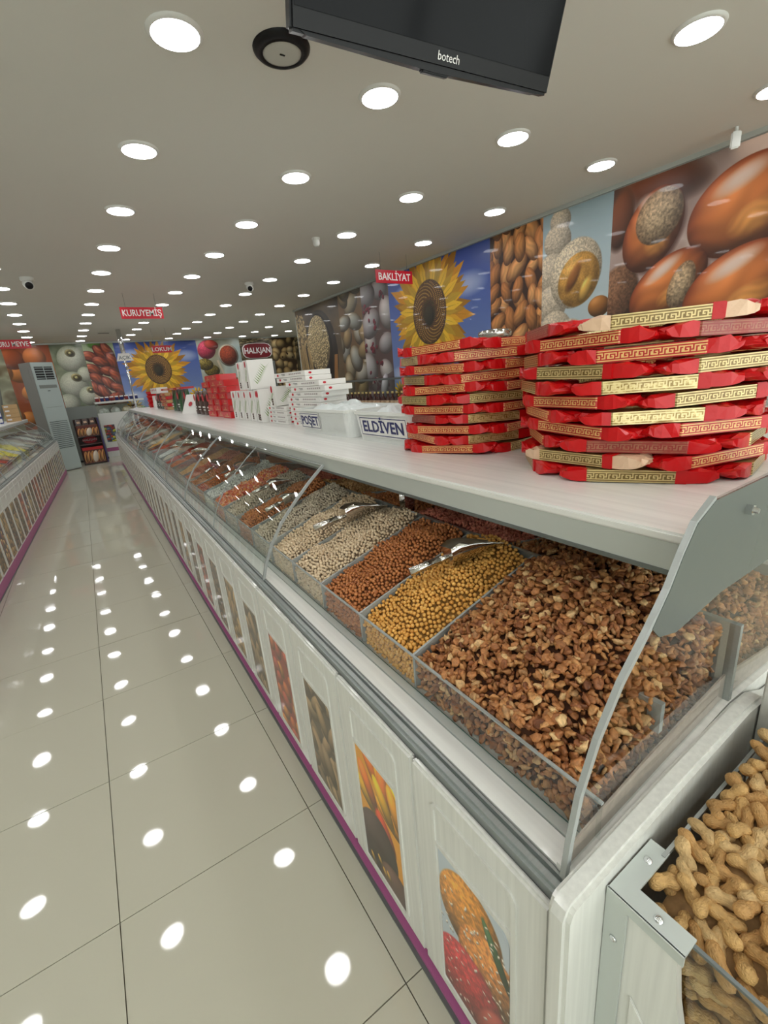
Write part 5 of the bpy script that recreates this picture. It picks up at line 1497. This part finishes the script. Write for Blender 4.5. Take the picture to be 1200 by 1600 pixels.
MB().box(0, .72, 0, .04, 0, 1.44).build('panel', M['grey'], pt, bevel=.003); MB().box(0, .72, -.02, 0, 0, .05).build('foot_strip', M['dark'], pt)


def art_biscuit(top):
    a = Art(120, 90, (96, 40, 30), 40)
    for k in range(6): a.ell(12 + k * 20, 54, 11, 34, .1, (206, 150, 84), amb=.7, dif=.4, spec=.1, soft=.1); a.ell(12 + k * 20, 54, 4, 30, .1, (120, 60, 34), soft=.3, spec=0)
    a.ell(66, 54, 16, 34, .25, (236, 222, 204), soft=.1, amb=.8, dif=.2)
    a.poly([(0, 0), (120, 0), (120, 16), (0, 16)], top)
    return a.a


bs = thing('biscuit_stand', (.10, 13.75, 0), 0, 'dark upright stand with printed sides holding biscuit cartons', 'stand')
MB().box(0, .52, .30, .34, 0, 1.14).box(0, .02, 0, .34, 0, 1.14).box(.50, .52, 0, .34, 0, 1.14).build('frame', mat('stand_brown', C(52, 28, 26), .5), bs)
MB().box(.52, .545, 0, .34, 0, 1.14).build('side_print', mat('violet_side', C(60, 50, 110), .5), bs)
for z in (.02, .50, .98): MB().box(.02, .50, .0, .30, z, z + .02).build('shelf', M['brown'], bs)
oval('badge', .17, .085, (.26, .285, .60), (1, 0, 0), (0, 0, 1), M['oval'], bs, .01)
text_mesh('lettering', 'HALKJAN', .075, M['letter'], bs, (.26, .272, .60), (1, 0, 0), (0, 0, 1), .001)
bm1 = img_mat('biscuit_print_brown', art_biscuit((110, 50, 36))); bm2 = img_mat('biscuit_print_red', art_biscuit((190, 30, 34)))
for z, mt, lb, hh in ((.04, bm2, 'biscuit carton with red band on the bottom of the stand', .40), (.72, bm1, 'biscuit carton with brown band near the top of the stand', .27)):
    o = thing('biscuit_carton', (.13, 13.72, z), 0, lb, 'box', 'biscuit cartons'); MB().box(0, .46, .002, .28, 0, hh).build('carton', M['brown'], o); quad_uv('front_print', (0, 0, 0), (.46, 0, 0), (0, 0, hh), mt, o, thick=.002)
MB().box(.02, .50, 0, .30, .70, .72).build('shelf', M['brown'], bs)
for k in range(3):
    o = thing('snack_bag', (.14 + k * .15, 13.80, 1.0002), 0, 'small brown snack bag on top of the biscuit stand, %s in the row' % ORD[k], 'bag', 'snack bags on the stand')
    MB().prism([(0, 0), (.13, 0), (.12, .13 + .02 * k), (.01, .14)], 0, .12, 'y').build('bag', M['brown'], o, bevel=.008); MB().box(.03, .10, -.003, 0, .04, .09).build('label', M['cream'], o)
wc = thing('corner_counter', (.72, 14.75, 0), 0, 'white counter with pink base behind the biscuit stand', 'counter')
MB().box(0, 1.2, 0, .6, .26, 1.20).box(0, 1.2, 0, .6, .0, .16).build('body', M['white'], wc); MB().box(-.004, 1.2, -.004, .6, .16, .26).build('pink_band', M['pink'], wc)
quad_uv('picture', (.06, -.003, .42), (.26, 0, 0), (0, 0, .46), DOORART[8], wc, thick=.002)
MB().box(0, 1.2, 0, .02, 1.20, 1.46).build('front_glass', M['glass'], wc); MB().box(0, 1.2, -.02, .6, 1.46, 1.51).build('top', M['white'], wc)
for k in range(9):
    o = thing('candy_jar', (.79 + k * .12, 14.85, 1.5102), 0, 'small dark blue jar with white lid on the corner counter, %s in the row' % ORD[k], 'jar', 'jars on the corner counter')
    MB().lathe([(0, 0), (.045, 0), (.045, .09), (0, .09)], 14).build('jar', M['navy'] if k % 3 else M['maroon'], o, True); MB().lathe([(.047, .09), (.047, .12), (0, .12)], 14).build('lid', M['paper'], o, True)
for k in range(4):
    o = MB().lathe([(0, 0), (.13, 0), (.11, .08), (.05, .14), (0, .15)], 12).build('sweets_mound', [HM['white'], M['paper'], HM['pale'], HM['sweets']][k], None, True); o.location = (.9 + k * .28, 15.0, 1.2002)
    tag(o, 'pale mound of sweets inside the corner counter glass, %s from the partition' % ORD[k], 'sweets', 'mounds in the corner counter', 'stuff')
# things on the sweets counter shelf


def lw(u, y, z=1.3005): w = LC.world(u, y); return (w.x, w.y, z)


for k in range(4):
    o = thing('tan_carton', lw(.62, 11.9, 1.3005 + k * .085), .1, 'small tan carton, %s from the bottom of the pile by the air conditioner' % ORD[k], 'box', 'tan cartons'); MB().box(-.02, .22, 0, .2, 0, .083).build('carton', M['tan'], o, bevel=.003)
    MB().box(.0, .07, -.0015, 0, .03, .06).build('label', M['paper'], o)
for k in range(4):
    o = thing('blue_pack', lw(.86, 11.3, 1.3005 + k * .115), .1, 'blue wrapped pack, %s from the bottom of the tall pile' % ORD[k], 'pack', 'blue packs'); MB().box(0, .26, 0, .26, 0, .112).build('pack', M['blue'] if k < 3 else M['paper'], o, bevel=.006)
    for j in range(3): MB().box(.02 + j * .085, .08 + j * .085, -.002, 0, .02, .09).build('pale_label', M['paper'], o)
for k in range(5):
    o = thing('white_bottle', lw(.60 + .12 * (k % 2), 9.4 + .32 * k), 0, 'white squeeze bottle on the sweets counter shelf, %s from the near side' % ORD[k], 'bottle', 'white bottles'); MB().lathe([(0, 0), (.045, 0), (.047, .15), (.02, .19), (.018, .21)], 16).build('bottle', M['white'], o, True)
    MB().lathe([(.02, .21), (.012, .25), (0, .25)], 12).build('cap', M['paper'], o, True)
MB().box(1.10, 1.32, 13.35, 13.42, CEIL - .006, CEIL).build('vent_slot', M['dark'], struct(MB().box(1.09, 1.33, 13.34, 13.43, CEIL - .004, CEIL - .001).build('trim_3', M['grey'])))
